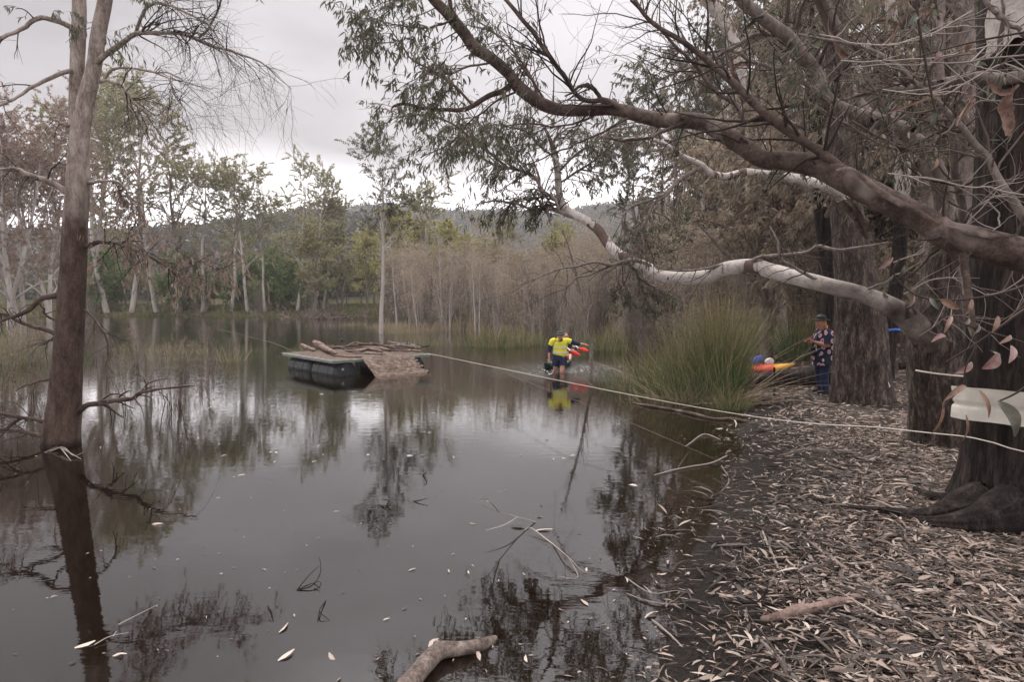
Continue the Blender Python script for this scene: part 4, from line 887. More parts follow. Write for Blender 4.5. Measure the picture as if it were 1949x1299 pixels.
# ---- thinner trees of the grove behind
def grove(px0, Yb, rows, bark, label, base_y, name='grove_gum', K=60):
    x = XY(px0, Yb); z = tz(x, Yb); r_ = thing(name, label, 'tree', (x, Yb, z)); m_ = MB()
    arr = np.array([[*P(a, b, Yb), w_ * Yb / F / 2] for a, b, w_ in rows]); arr[0, 2] = z - .3
    trunkmesh(m_, arr, 20, K, int(px0) % 97, .02, (.25, .2, 5, 1)); part('trunk', m_, bark, r_)
    c_ = MB(); pts = [ (arr[:, :3], arr[:, 3]) ]; Pp, Rr = stack(pts)
    a, ra = spawn(rng, Pp, Rr, 16, (1.5, 3.5), (.35, 1), (30, 70), 9, .14, .03, (0, 0, .15), .45, .2); tubes(m_ if False else c_, a, ra, 6, 1)
    spray(c_, a, np.minimum(ra, .04), 150, 700, 9, (.12, .2), (.03, .05), (.5, 1.2), (.2, .5))
    part('crown', c_, [M['leaf_mauve'] if rng.random() < .6 else M['leaf_grey'], M['twig']], r_); return r_
grove(1578, 16, [(1580, 700, 34), (1576, 600, 30), (1572, 480, 28), (1560, 380, 24), (1552, 250, 22), (1545, 120, 18), (1540, -60, 12)], M['bark_dark'], 'slim dark trunk rising directly behind the woman in the black hat', 0)
grove(1490, 21, [(1492, 690, 26), (1482, 560, 22), (1462, 430, 22), (1432, 260, 20), (1405, 120, 22), (1380, 40, 24), (1325, -20, 20)], M['bark_white'], 'bent white trunk leaning left above the pale kayak', 0)
grove(1425, 24, [(1425, 640, 16), (1428, 540, 14), (1440, 400, 13), (1450, 250, 12), (1455, 60, 9)], M['bark_grey'], 'thin straight grey trunk in the grove behind the reeds', 0)
grove(1745, 17, [(1745, 700, 26), (1748, 600, 22), (1760, 450, 20), (1765, 300, 22), (1770, 120, 20), (1775, -60, 14)], M['bark_grey'], 'grey trunk seen between the ribboned tree and the roped trunk', 0)
grove(1860, 13, [(1860, 740, 40), (1850, 600, 36), (1840, 400, 34), (1835, 200, 40), (1830, 0, 36), (1825, -100, 26)], M['bark_grey'], 'broad grey trunk close behind the massive dark one', 0)
grove(1530, 26, [(1530, 640, 20), (1522, 500, 18), (1510, 350, 16), (1500, 200, 14), (1490, 0, 10)], M['bark_dark'], 'narrow dark trunk deep in the grove, right of the bent white one', 0)
grove(1660, 24, [(1662, 650, 22), (1655, 500, 20), (1650, 300, 18), (1655, 100, 16), (1660, -50, 10)], M['bark_white'], 'far pale trunk behind the stout brown one', 0)
grove(1360, 32, [(1362, 640, 14), (1355, 520, 12), (1340, 400, 11), (1330, 250, 9), (1325, 100, 6)], M['bark_white'], 'thin whitish trunk far behind the tall reeds', 0)

# dense foliage wall of the grove
gR = [Proto('grove_tree', gum(60 + i, 10, .14, 12, .34, .1, 14000, (.12, .24), (.03, .06), .06, .35, .8, wig=.09), M['bark_grey'], M['twig'], M[k_]) for i, k_ in enumerate(('leaf_mauve', 'leaf_grey', 'leaf_mauve'))]
for i in range(46):
    Yg = rng.uniform(19, 48); px = rng.uniform(1165, 2250) if Yg > 27 else rng.uniform(1330, 2250)
    x = XY(px, Yg); sd_ = float(pond_sd(np.array([x]), np.array([Yg]))[0])
    if sd_ < 1.0: continue
    top = np.interp(px, [1165, 1225, 1300, 1400, 2250], [420, 270, 0, -100, -200]) + rng.uniform(-40, 60)
    H_ = np.clip(CAMZ + (578 - top) / F * Yg, 4, 15)
    gR[i % 3].put(x, Yg, rng.uniform(0, 6.28), H_ / 10, 'bushy mauve-grey gum filling the grove behind the bank', group='bushy gums of the grove')
for i in range(26):
    Yg = rng.uniform(17, 30); px = rng.uniform(1440, 2150); x = XY(px, Yg)
    sapC.put(x, Yg, rng.uniform(0, 6.28), rng.uniform(.35, .6), 'low grey-brown sapling under the grove trees', group='low saplings of the grove')
# long bare pole of a sapling beside the wading man
p_, r_ = tr([(1128, 716, 9, 18.3), (1128, 706, 8, 18.3), (1125, 680, 7, 18.3), (1127, 660, 6, 18.3), (1122, 644, 5, 18.3), (1116, 615, 5, 18.2), (1108, 570, 4, 18.1), (1098, 530, 4, 18), (1085, 480, 3, 17.9), (1070, 436, 2, 17.8)], 50)
mb = MB(); tubes(mb, p_, r_, 8); a, ra = spawn(rng, p_[None], r_[None], 26, (.3, .9), (.3, 1), (25, 60), 7, .14, .05, (0, 0, .3), .6, .3); tubes(mb, a, np.maximum(ra, .003), 4)
solo('drowned_sapling', mb, M['bark_grey'], 'thin crooked bare stem rising from the water beside the wading man', 'sapling', p_[1])
M['drift'] = m_bark('drift', (.05, .032, .025), (.15, .1, .082), (.27, .2, .17), 6, (1, 1, 1), bs=.4)
# ------------------------------------------------------------------ reeds
t = NT('reed'); g = t.n('ShaderNodeNewGeometry'); tcr = t.n('ShaderNodeTexCoord'); sr_ = t.n('ShaderNodeSeparateXYZ'); t.l(tcr.outputs['Generated'], sr_.inputs[0])
lo = t.ramp(g.outputs['Random Per Island'], [(.04, .07, .03), (.10, .16, .055), (.16, .21, .08), (.24, .21, .11), (.07, .1, .04), (.13, .19, .065)])
hi_ = t.ramp(g.outputs['Random Per Island'], [(.10, .13, .05), (.2, .19, .075), (.32, .24, .13), (.24, .2, .08), (.16, .10, .055), (.13, .16, .06)])
mr_ = t.n('ShaderNodeMapRange')
for i, v in enumerate((.3, .85, 0., 1.)): mr_.inputs[1 + i].default_value = v
t.l(sr_.outputs[2], mr_.inputs[0]); mxr = t.n('ShaderNodeMix'); mxr.data_type = 'RGBA'; t.l(mr_.outputs[0], mxr.inputs[0]); t.l(lo, mxr.inputs[6]); t.l(hi_, mxr.inputs[7])
t.bsdf(mxr.outputs[2], .5, .3); M['reed'] = t.mt
M['reed_dry'] = m_leaf('reed_dry', [(.24, .18, .12), (.42, .33, .23), (.13, .09, .06)], .7, 0)
def reeds(px, Y, rx, ry, n, h, label, seed, tilt=.16, rad=.0075, dead=.12, group=None, fall=.06):
    rng = np.random.default_rng(seed); x = XY(px, Y); mb = MB()
    a = rng.uniform(0, 6.28, n); q_ = rng.uniform(0, 1, n) ** .6
    p0 = np.stack([x + rx * q_ * np.cos(a), Y + ry * q_ * np.sin(a), np.zeros(n)], 1); p0[:, 2] = np.maximum(terrain(p0[:, 0], p0[:, 1]), -.6) - .03
    out = np.stack([np.cos(a), np.sin(a) * .8, 0 * a], 1) * q_[:, None]
    d = nrm(np.array([0, 0, 1.]) + out * tilt * 1.5 + rng.normal(size=(n, 3)) * tilt * .55 * [1, 1, .1])
    fl = rng.random(n) < fall; d[fl] = nrm(d[fl] * [3, 3, .35] + rng.normal(size=(fl.sum(), 3)) * [.7, .7, .1] + [0, 0, .25])
    L = h * rng.uniform(.35, 1.08, n) * (1 - .25 * q_) ; K = 6; pts = np.zeros((n, K, 3)); pts[:, 0] = p0; bend = rng.normal(size=(n, 3)) * .05
    for k in range(1, K):
        d = nrm(d + bend + np.array([0, 0, -.02]) * k + out * .012); pts[:, k] = pts[:, k - 1] + d * (L / (K - 1))[:, None]
    pts[:, :, 2] = np.maximum(pts[:, :, 2], -.5)
    R = rad * rng.uniform(.6, 1.3, n)[:, None] * np.linspace(1, .25, K)
    dd = (rng.random(n) < dead) | fl
    tubes(mb, pts[~dd], R[~dd], 3, 0); tubes(mb, pts[dd], R[dd], 3, 1)
    if rad > .006: pass
    return solo('reed_clump', mb, [M['reed'], M['reed_dry']], label, 'reeds', (x, Y, 0), group)
reeds(1222, 14.2, .85, .5, 700, 1.8, 'low green reed clump at the outer edge of the big reed bed', 1, .1)
reeds(1290, 13.4, .85, .5, 900, 2.15, 'green reed clump between the low outer clump and the tallest one', 2, .09)
reeds(1350, 12.9, .8, .5, 1300, 2.75, 'tallest reed clump with yellow tips, under the white limb', 3, .09, fall=.1)
reeds(1378, 12.6, .36, .45, 1000, 2.6, 'dark green reed clump beside the fallen log and pale kayak', 4, .08)
reeds(1520, 19.5, .6, .5, 700, 2.1, 'thin reed clump rising beyond the yellow kayak', 5, .2)
reeds(1285, 12.5, 1.1, .3, 520, 1.3, 'broken dry reed stems leaning over the water at the foot of the bed', 6, .6, fall=.5, dead=.6)
reeds(1395, 11.7, .28, .3, 260, .7, 'short grassy tuft sprouting at the bank end of the reed bed', 7, .4)
far = [(905, 29.5, 1.0, .8, 480, 1.7), (955, 29, 1.2, .9, 850, 1.9), (1005, 30, 1.0, .8, 600, 1.7), (800, 30, 1.5, .8, 500, 1.45), (1095, 34, 1.6, .8, 450, 1.6), (1165, 27, 1.4, 1, 800, 2.0), (30, 21, .9, .6, 500, 2.2), (-30, 20, .8, .6, 400, 2.2)]
labs = ['dense green reed clump out in the water beyond the raft, nearer the raft', 'densest green reed clump in the water between raft and wading man', 'reed clump directly beyond the wading man, on his raft side', 'sparse brownish reeds just beyond the deck end of the raft', 'pale reeds behind the thin bare sapling near the wading man', 'thick reeds behind the low outer clump of the big bed', 'dark reeds behind the forked trunk', 'dark reeds at the frame edge behind the forked trunk']
for i, (a_, b_, c_, d_, e_, f_) in enumerate(far): reeds(a_, b_, c_, d_, e_, f_, labs[i], 20 + i, .12, .013, .25, fall=.03)
rng = np.random.default_rng(9)
for i in range(16):
    px = rng.uniform(190, 700); Yr = rng.uniform(21, 27)
    reeds(px, Yr, rng.uniform(.4, 1.1), .4, int(rng.uniform(70, 170)), rng.uniform(.8, 1.5), 'thin scattered green reeds standing in open water', 60 + i, .14, .012, .25, 'thin reeds in open water', fall=.04)
for i in range(30):
    px = rng.uniform(620, 1180); Yr = rng.uniform(38, 60); reeds(px, Yr, rng.uniform(1, 3), .7, 240, rng.uniform(1, 1.8), 'dry pale reeds at the foot of the bare thicket', 90 + i, .16, .018, .75, 'dry reeds under the thicket', fall=.04)

# ------------------------------------------------------------------ litter on the bank
rng = np.random.default_rng(12)
def bank_pts(n, y0, y1, pad=1.2, mud=.3):
    Yp = y0 * np.exp(rng.random(n) * math.log(y1 / y0)); Xp = rng.uniform(-.6, 1, n); Xp = np.where(Xp < 0, Xp * 1.0, Xp * (Yp * .95 + pad))
    s_ = pond_sd(Xp, Yp) + .25 * vnoise(Xp * 1.5, Yp * 1.5, 8, 3)
    keep = rng.random(n) < (.35 + .65 * (vnoise(Xp * 2.2, Yp * 1.3, 31, 3) > -.35)) * (1 - .75 * ((vnoise(Xp * 1.1 + 4, Yp * 1.1, 33, 2) > .45) & (s_ < 1.6))) * np.clip(.05 + np.maximum(s_ - .15, 0) ** 1.3 * mud + .6 * sstep(8, 11, Yp), 0, 1) * (s_ > -.25)
    return Xp[keep], Yp[keep], s_[keep]
def lay(x, y, lift): return np.stack([x, y, np.maximum(terrain(x, y), -.02) + lift], 1)
def flat_dirs(n, tilt=.12): a = rng.uniform(0, 6.28, n); return np.stack([np.cos(a), np.sin(a) * .8, rng.normal(size=n) * tilt], 1)
def flat_leaves(mb, pos, d, L, W, m=0, simple=False):
    n = len(pos); d = nrm(d); up = nrm(np.array([0, 0, 1.]) + rng.normal(size=(n, 3)) * .35)
    side = nrm(np.cross(d, up)); nn = np.cross(side, d); L = L[:, None]; W = W[:, None]
    if simple:
        V = np.stack([pos, pos + d * L * .4 + side * W * .5, pos + d * L, pos + d * L * .45 - side * W * .5 + nn * W * .2], 1); mb.add(V, np.arange(n * 4).reshape(n, 4), m); return
    cu = rng.uniform(-1, 1, (n, 1)) * .13 * L; bn = rng.uniform(-.2, 1, (n, 1)) * .10 * L; rows = []
    for s, w_ in ((.0, .06), (.3, .5), (.62, .44), (1, .04)):
        c = pos + d * L * s + side * cu * 4 * s * (1 - s) + nn * bn * 4 * s * (1 - s); e_ = rng.uniform(-.1, .3, (n, 1))
        rows += [c + side * W * w_ + nn * W * e_ * (w_ > .2), c - side * W * w_ + nn * W * .15]
    V = np.stack(rows, 1); b = (np.arange(n) * 8)[:, None]
    mb.add(V, np.concatenate([b + np.array([0, 1, 3, 2]), b + np.array([2, 3, 5, 4]), b + np.array([4, 5, 7, 6])]), m)
lit = MB()
x, y, s_ = bank_pts(80000, 2.4, 7, mud=.5); n = len(x); flat_leaves(lit, lay(x, y, rng.uniform(.0, .012, n)), flat_dirs(n), rng.uniform(.012, .05, n), rng.uniform(.003, .012, n), simple=True)
x, y, s_ = bank_pts(110000, 2.4, 9); n = len(x); flat_leaves(lit, lay(x, y, rng.uniform(.002, .03, n)), flat_dirs(n), rng.uniform(.03, .13, n), rng.uniform(.005, .019, n))
x, y, s_ = bank_pts(9000, 2.4, 8); n = len(x); flat_leaves(lit, lay(x, y, rng.uniform(.004, .035, n)), flat_dirs(n, .2), rng.uniform(.08, .16, n), rng.uniform(.018, .032, n))
x, y, s_ = bank_pts(60000, 8, 45, mud=.8); n = len(x); sc = (y / 8) ** .55; flat_leaves(lit, lay(x, y, rng.uniform(.002, .03, n)), flat_dirs(n), rng.uniform(.06, .16, n) * sc, rng.uniform(.012, .028, n) * sc, simple=True)
x, y, s_ = bank_pts(420, 2.4, 12, mud=.5); n = len(x); flat_leaves(lit, lay(x, y, rng.uniform(.01, .04, n)), flat_dirs(n, .1), rng.uniform(.15, .42, n), rng.uniform(.014, .04, n))
kindof(link('leaf_litter', lit.mesh('leaf_litter', [M['litter']])), 'stuff')
lit = MB()
x, y, s_ = bank_pts(16000, 2.4, 14, mud=.9); n = len(x); flat_leaves(lit, lay(x, y, rng.uniform(.0, .02, n)), flat_dirs(n, .05), rng.uniform(.12, .4, n), rng.uniform(.006, .03, n))
x = rng.uniform(-1.2, 3.6, 2600); y = rng.uniform(2.2, 9, 2600); sp2 = pond_sd(x, y); k_ = (sp2 < .25) & (sp2 > -.9) & (rng.random(2600) < .35); x, y = x[k_], y[k_]; n = len(x)
pp = np.stack([x, y, terrain(x, y) + .02], 1); flat_leaves(lit, pp, flat_dirs(n, .05), rng.uniform(.05, .15, n), rng.uniform(.008, .02, n))
kindof(link('bark_litter', lit.mesh('bark_litter', [M['litter_dark']])), 'stuff')
tl = MB(); x, y, s_ = bank_pts(14000, 2.4, 16, mud=.8); n = len(x); K = 5; d = nrm(flat_dirs(n, .06)); L = rng.uniform(.08, .45, n) ; P0 = lay(x, y, rng.uniform(.004, .025, n))
pts = np.zeros((n, K, 3)); pts[:, 0] = P0
for k in range(1, K): d = nrm(d + rng.normal(size=(n, 3)) * [.18, .18, .04]); pts[:, k] = pts[:, k - 1] + d * (L / (K - 1))[:, None]
tubes(tl, pts, rng.uniform(.0012, .004, n)[:, None] * np.linspace(1, .5, K), 4)
kindof(link('twig_litter', tl.mesh('twig_litter', [M['twig']])), 'stuff')

# sticks one can point at
def gstick(rows, label, mat='bark_grey', name='stick', lift=.4, kids=0, seed=0, water=False):
    pts = []
    for a, b, w_ in rows:
        g_ = G(a, b, 0.01) if water else GT(a, b); r = max(w_ * g_[1] / F / 2, .002); pts.append([g_[0], g_[1], g_[2] + r * lift, r])
    c = catmull(np.array(pts), 44); s = np.linspace(0, 1, 44); c[:, 2] += .4 * c[:, 3].mean() * vnoise(s * 14, s, seed, 2); c[:, 0] += .5 * c[:, 3].mean() * vnoise(s * 17, s + 3, seed + 1, 2)
    mb = MB(); c[:, 3] = np.maximum(c[:, 3], .0015); c[0, 3] *= .3; c[-1, 3] *= .3; tubes(mb, c[:, :3], c[:, 3], 12, 0, knobs(44, 12, seed, .15))
    if kids:
        r_ = np.random.default_rng(seed); a, ra = spawn(r_, c[None, :, :3], c[None, :, 3], kids, (.1, .35), (.2, 1), (25, 60), 6, .14, -.02, (0, 0, .05), .5, .3); tubes(mb, a, np.maximum(ra, .0015), 5)
    return solo(name, mb, M[mat], label, name, c[0, :3])
gstick([(1450, 1182, 14), (1500, 1176, 22), (1560, 1160, 20), (1610, 1148, 16), (1652, 1140, 9)], 'thick grey dead stick lying on bare mud near the water edge', 'drift', seed=1)
gstick([(1372, 1145, 6), (1420, 1150, 9), (1500, 1152, 8), (1540, 1135, 6), (1580, 1128, 4)], 'thin forked stick touching the thick grey one on the mud', 'bark_dark', seed=2, kids=3)
gstick([(1795, 1163, 9), (1840, 1150, 16), (1890, 1144, 18), (1935, 1138, 14), (1990, 1130, 10)], 'brown stick half buried in dense leaf litter at the frame edge', 'bark_limb', seed=3)
gstick([(1500, 1128, 5), (1480, 1080, 5), (1462, 1040, 5), (1450, 1008, 3)], 'straight thin pale twig lying away from the water on mud', 'twig_pale', seed=4)
gstick([(1525, 1020, 4), (1580, 1065, 9), (1640, 1110, 12), (1690, 1150, 16), (1740, 1190, 12), (1820, 1240, 8)], 'long flat strip of dead branch crossing the leaf litter', 'bark_grey', seed=5)
gstick([(1440, 1212, 5), (1465, 1240, 9), (1490, 1265, 10), (1520, 1305, 9)], 'bent stick running off the bottom of the frame on mud', 'bark_grey', seed=6, kids=2)
gstick([(1410, 985, 4), (1440, 1002, 8), (1480, 1030, 5)], 'short black stick on wet mud close to the water', 'bark_dark', seed=7)
gstick([(1480, 870, 3), (1530, 858, 7), (1600, 862, 8), (1660, 872, 6), (1700, 870, 3)], 'long pale stick in the litter below the rope', 'bark_grey', seed=8, kids=3)
gstick([(1560, 962, 4), (1640, 968, 9), (1720, 975, 10), (1800, 985, 6)], 'brown stick lying below the black roots', 'bark_grey', seed=9)
gstick([(1205, 768, 3), (1240, 775, 5), (1290, 783, 6), (1350, 797, 6), (1390, 800, 7), (1430, 806, 4)], 'slender brown branch floating under the rope from the reeds to the bank', 'bark_limb', seed=10, water=True)
gstick([(1300, 1235, 3), (1270, 1205, 4), (1240, 1180, 3)], 'tiny twig lying in the shallow brown water', 'twig_pale', seed=11, water=True)
gstick([(1430, 770, 3), (1400, 765, 5), (1375, 752, 5), (1340, 754, 4), (1322, 760, 3)], 'curved white dead twig at the foot of the reeds', 'bark_white', seed=13)
# forked log lying in the water at the front
mb = MB()
def wl(rows, S=18, sd__=0, z0=.03):
    pts = [[*G(a, b, z), w_ * G(a, b, z)[1] / F / 2] for a, b, w_, z in rows]; c = catmull(np.array(pts), 50); c[0, 3] *= .5; c[-1, 3] *= .25
    tubes(mb, c[:, :3], c[:, 3], S, 0, knobs(50, S, sd__, .12))
wl([(760, 1335, 44, .05), (785, 1295, 40, .05), (812, 1262, 36, .05), (838, 1240, 34, .05), (872, 1236, 28, .04), (905, 1232, 26, .02), (930, 1224, 22, .0), (945, 1216, 12, -.02)], 20, 3)
wl([(838, 1240, 20, .05), (832, 1228, 16, .07), (828, 1222, 9, .08)], 10, 4)
M['wet_log'] = m_bark('wet_log', (.035, .026, .022), (.12, .092, .078), (.24, .2, .175), 9, (1, 1, 1), bs=.9, bd=.02)
solo('floating_log', mb, M['wet_log'], 'thick bent brown branch lying half in the water at the bottom of the view', 'log', G(812, 1262, 0))
# small twigs standing out of the water
def wtwig(rows, label, Y=None, grp=None):
    g0 = G(rows[0][0], rows[0][1], 0); mb = MB()
    def pt(a, b, up): q_ = G(a, b, 0) if up is None else P(a, b, g0[1]); return q_
    for line in rows[1]: pass
def twg(lines, label, cat_='twig', group=None, mat='bark_dark', name='water_twig'):
    mb = MB(); o0 = None
    for ln in lines:
        pts = [];
        for a, b, z in ln:
            q_ = G(a, b, z); pts.append(q_)
        if o0 is None: o0 = pts[0]
        c = catmull(np.array(pts), 12); tubes(mb, c, np.linspace(.006, .002, 12) * o0[1] / 5, 5)
    solo(name, mb, M[mat], label, cat_, o0, group)
twg([[(565, 1125, 0), (585, 1100, .03), (607, 1078, .06)], [(565, 1125, 0), (595, 1115, .02), (610, 1090, .05), (608, 1060, .1)], [(598, 1112, .02), (610, 1122, .01)]], 'small forked black twig poking out of open water')
twg([[(722, 962, 0), (735, 964, .02), (748, 957, .03)], [(735, 964, .0), (740, 954, .04), (727, 951, .04)]], 'tiny looped black twig out in the open water')
twg([[(787, 955, 0), (800, 953, .02), (815, 949, .04)]], 'tiny straight black twig beside the looped one')
twg([[(805, 905, 0), (812, 900, .06), (806, 893, .1)]], 'small hooked twig with a white leaf in open water')
twg([[(180, 1228, .01), (210, 1212, .02), (245, 1205, .02)], [(215, 1212, .02), (222, 1202, .04)]], 'pale twig floating beside the reflected trunk', mat='twig_pale')
twg([[(225, 1190, .01), (260, 1172, .02), (300, 1152, .03)]], 'long pale twig leaning out over the reflected foliage', mat='twig_pale')
twg([[(95, 860, .0), (120, 852, .08), (140, 868, .03), (158, 862, .02)], [(115, 852, .06), (135, 878, .0)], [(85, 862, 0), (110, 850, .05)], [(120, 855, .07), (155, 875, .01)]], 'tangle of pale twigs caught at the waterline of the forked trunk', mat='twig_pale')
twg([[(1020, 995, .0), (985, 985, .1), (950, 975, .22), (915, 962, .35)], [(985, 985, .1), (960, 1000, .1), (925, 1010, .1)], [(950, 975, .22), (925, 950, .45), (900, 955, .5)]], 'fan of fine pale twigs arching out of the dark water', mat='twig_pale')
twg([[(1050, 1035, 0), (1080, 1060, .05), (1105, 1085, .02), (1120, 1092, 0)], [(1050, 1035, 0), (1010, 1005, .04), (1000, 1010, .02)], [(1080, 1060, .04), (1100, 1100, .0), (1060, 1098, .02)]], 'crossed twig with a white leaf on its tip', mat='twig_pale')
twg([[(510, 1155, 0), (520, 1172, .02), (512, 1182, 0)], [(620, 1145, 0), (608, 1165, .03), (628, 1182, .0)], [(608, 1165, .02), (604, 1185, 0)]], 'pair of little black forked twigs near the floating leaves')
twg([[(1190, 1100, 0), (1240, 1130, .03), (1290, 1125, .04), (1340, 1140, .0)], [(1240, 1130, .03), (1225, 1115, .04)]], 'long pale twig lying in the shallows by the mud', mat='twig_pale')
# leaves floating on the water
def fl_leaf(px, py, Lpx, ang, seed, lab='pale dry gum leaf floating on the dark water', mat=None):
    global rng
    rng = np.random.default_rng(seed); g_ = G(px, py, .006); L = Lpx * g_[1] / F; a = math.radians(ang); mb = MB()
    d = np.array([[math.cos(a), math.sin(a), rng.uniform(0, .12)]]); flat_leaves(mb, g_[None] - d * L / 2, d, np.array([L]), np.array([L * rng.uniform(.2, .32)]))
    solo('floating_leaf', mb, mat or M['float_leaf'], lab, 'leaf', g_, 'leaves floating on the water')
pts_ = [(545, 1248, 40, 60), (540, 1196, 34, 80), (632, 1250, 28, 130), (785, 1085, 16, 40), (162, 1228, 34, 40), (228, 1248, 26, 10), (300, 998, 20, 10), (855, 1088, 14, 100), (893, 1090, 14, 100), (900, 997, 16, -30), (930, 955, 8, 0), (985, 1004, 26, 170), (1035, 1010, 34, 5), (1027, 985, 14, 0), (1117, 1085, 16, 80), (1112, 1148, 26, 120), (1193, 1105, 16, 90), (1215, 1025, 24, 150), (1240, 1172, 34, 30), (1255, 1115, 24, 150), (825, 1225, 30, 55), (910, 1250, 28, 110), (1002, 1255, 24, 95), (1075, 1288, 40, 170), (1205, 925, 18, 160), (736, 1180, 14, 30), (780, 868, 12, 0), (640, 975, 10, 0), (460, 905, 14, 10), (1145, 1275, 26, 150), (1330, 1250, 34, 140), (1340, 1105, 24, 120), (1310, 1060, 22, 150), (1155, 738, 8, 0), (1090, 868, 12, 0), (1290, 985, 12, 100)]
for i, (a_, b_, c_, d_) in enumerate(pts_): fl_leaf(a_, b_, c_, d_, 300 + i)
rng = np.random.default_rng(91)
for i in range(46):
    px = rng.uniform(140, 1150); py = rng.uniform(740, 880); fl_leaf(px, py, rng.uniform(5, 10), rng.uniform(0, 180), 500 + i)
    rng = np.random.default_rng(700 + i)

# ------------------------------------------------------------------ raft
C0 = np.array([-4.95, 16.66, 0]); a1_ = np.array([.743, .669, 0]); a2_ = np.array([-.669, .743, 0]); a3_ = np.array([0, 0, 1.])
RL, RW = 3.18, 3.5
def Rf(u, v, z): return C0 + np.asarray(u)[..., None] * a1_ + np.asarray(v)[..., None] * a2_ + np.asarray(z)[..., None] * a3_
def rbox(mb, u0, u1, v0, v1, z0, z1, m=0):
    V = [Rf(np.array(u), np.array(v), np.array(z)) for z in (z0, z1) for v in (v0, v1) for u in (u0, u1)]
    mb.add(V, [(0, 2, 3, 1), (4, 5, 7, 6), (0, 1, 5, 4), (2, 6, 7, 3), (1, 3, 7, 5), (0, 4, 6, 2)], m)
raft = thing('raft', 'square floating raft on black drums with a wooden ramp and driftwood on its deck', 'raft', Rf(np.array(1.6), np.array(1.7), np.array(0.)))
M['alu'] = m_plain('raft_frame', (.21, .235, .215), .5, .4, .25, 9); M['drum'] = m_plain('drum', (.018, .02, .022), .5, .4, .6, 7)
mb = MB()
for z0, z1, o_ in ((.44, .475, .0), (.39, .425, .03)):
    rbox(mb, -.05 + o_, RL + .05 - o_, -.05 + o_, .0 + o_, z0, z1); rbox(mb, -.05 + o_, RL + .05 - o_, RW - o_, RW + .05 - o_, z0, z1)
    rbox(mb, -.05 + o_, .0 + o_, .002 + o_, RW - .002 - o_, z0 - .003, z1 - .003); rbox(mb, RL - o_, RL + .05 - o_, .002 + o_, RW - .002 - o_, z0 - .003, z1 - .003)
part('frame', mb, M['alu'], raft, False)
mb = MB()
for i in range(22):
    v0 = .005 + i * (RW - .01) / 22; rbox(mb, .004, RL - .004, v0, v0 + (RW - .01) / 22 - .012, .43 , .462 + .006 * ((i * 7) % 3))
M['raft_wood'] = m_bark('raft_wood', (.035, .024, .018), (.12, .084, .065), (.27, .215, .18), 9, (1, 1, 1), bs=.5)
part('deck', mb, M['raft_wood'], raft, False)
for (uc, v0, v1) in ((.42, .06, 1.66), (.42, 1.78, 3.42), (2.74, .06, 1.66), (2.74, 1.78, 3.42)):
    n = 26; v = np.linspace(v0, v1, n); r = np.full(n, .38); r[0] = r[-1] = .30; r[1] = r[-2] = .36; r[[7, 8, 17, 18]] = .395; vv = np.concatenate([[v0 + .002], [v0 + .001], v, [v1 - .001], [v1 - .002]]); rr_ = np.concatenate([[.001], [.2], r, [.2], [.001]])
    mb = MB(); tubes(mb, Rf(np.full(n + 4, uc), vv, np.full(n + 4, .05)), rr_, 12)
    o = part('drum', mb, M['drum'], raft, False)
    mb = MB(); c_ = Rf(np.array(uc - .12), np.array(v0 - .01), np.array(.2)); tubes(mb, np.array([c_, c_ - a2_ * .03]), np.array([.04, .035]), 10); tubes(mb, np.array([c_ - a2_ * .03, c_ - a2_ * .031]), np.array([.035, .001]), 10)
    cc = part('cap', mb, M['alu'], o)
ramp = MB(); dn_ = np.array([-a2_[0], -a2_[1], -.625]); dn_ = dn_ / np.linalg.norm(dn_); upn = np.cross(a1_, dn_); upn = -upn if upn[2] < 0 else upn
r_ = np.random.default_rng(4); pos = 0
while pos < 1.1:
    w_ = r_.uniform(.028, .06); u0 = .86 + r_.uniform(-.012, .012) + .02 * pos; u1 = 2.5 + pos * .13 + r_.uniform(-.10, .09); k = 12; uu = np.linspace(u0, u1, k)
    base = C0 + uu[:, None] * a1_ + np.array([0, 0, .47]) + dn_ * pos; base = base + upn * (.012 * vnoise(uu * 5, uu * 0 + pos * 9, 3, 2))[:, None]
    ring = [base, base + dn_ * w_, base + dn_ * w_ + upn * (.02 + r_.uniform(0, .012)), base + upn * (.02 + r_.uniform(0, .012))]
    V = np.array(ring).transpose(1, 0, 2).reshape(-1, 3); i = np.arange(k - 1) * 4
    ramp.add(V, np.concatenate([np.stack([i + j, i + 4 + j, i + 4 + (j + 1) % 4, i + (j + 1) % 4], 1) for j in range(4)]))
    ramp.add(V[[0, 1, 2, 3, -4, -3, -2, -1]], [(0, 1, 2, 3), (7, 6, 5, 4)]); pos += w_ + r_.uniform(.001, .008)
part('ramp', ramp, M['raft_wood'], raft, False)
def dlog(rows, label, mat='bark_limb', z=.5, kids=0, seed=0, name='driftwood'):
    pts = [];
    for a, b, w_ in rows:
        g_ = G(a, b, z); pts.append([*g_, .72 * w_ * g_[1] / F / 2])
    c = catmull(np.array(pts), 30); mn = (c[:, 2] - c[:, 3]).min(); c[:, 2] += max(0, .468 - mn); c[0, 3] *= .4; c[-1, 3] *= .3; mb = MB(); tubes(mb, c[:, :3], c[:, 3], 12, 0, knobs(30, 12, seed, .32, 2.5))
    if kids: a, ra = spawn(np.random.default_rng(seed), c[None, :, :3], c[None, :, 3], kids, (.15, .45), (.1, 1), (25, 70), 6, .2, .02, (0, 0, .15), .45, .4); tubes(mb, a, np.maximum(ra, .006), 5)
    solo(name, mb, M[mat], label, 'driftwood', c[15, :3])
dlog([(600, 657, 12), (613, 661, 15), (628, 668, 13), (640, 673, 8)], 'fat smooth driftwood log at the near corner of the raft', 'drift', .58, 0, 1)
dlog([(598, 652, 10), (604, 655, 14), (616, 658, 10)], 'knotted stub of driftwood behind the fat log on the raft', 'drift', .64, 0, 2)
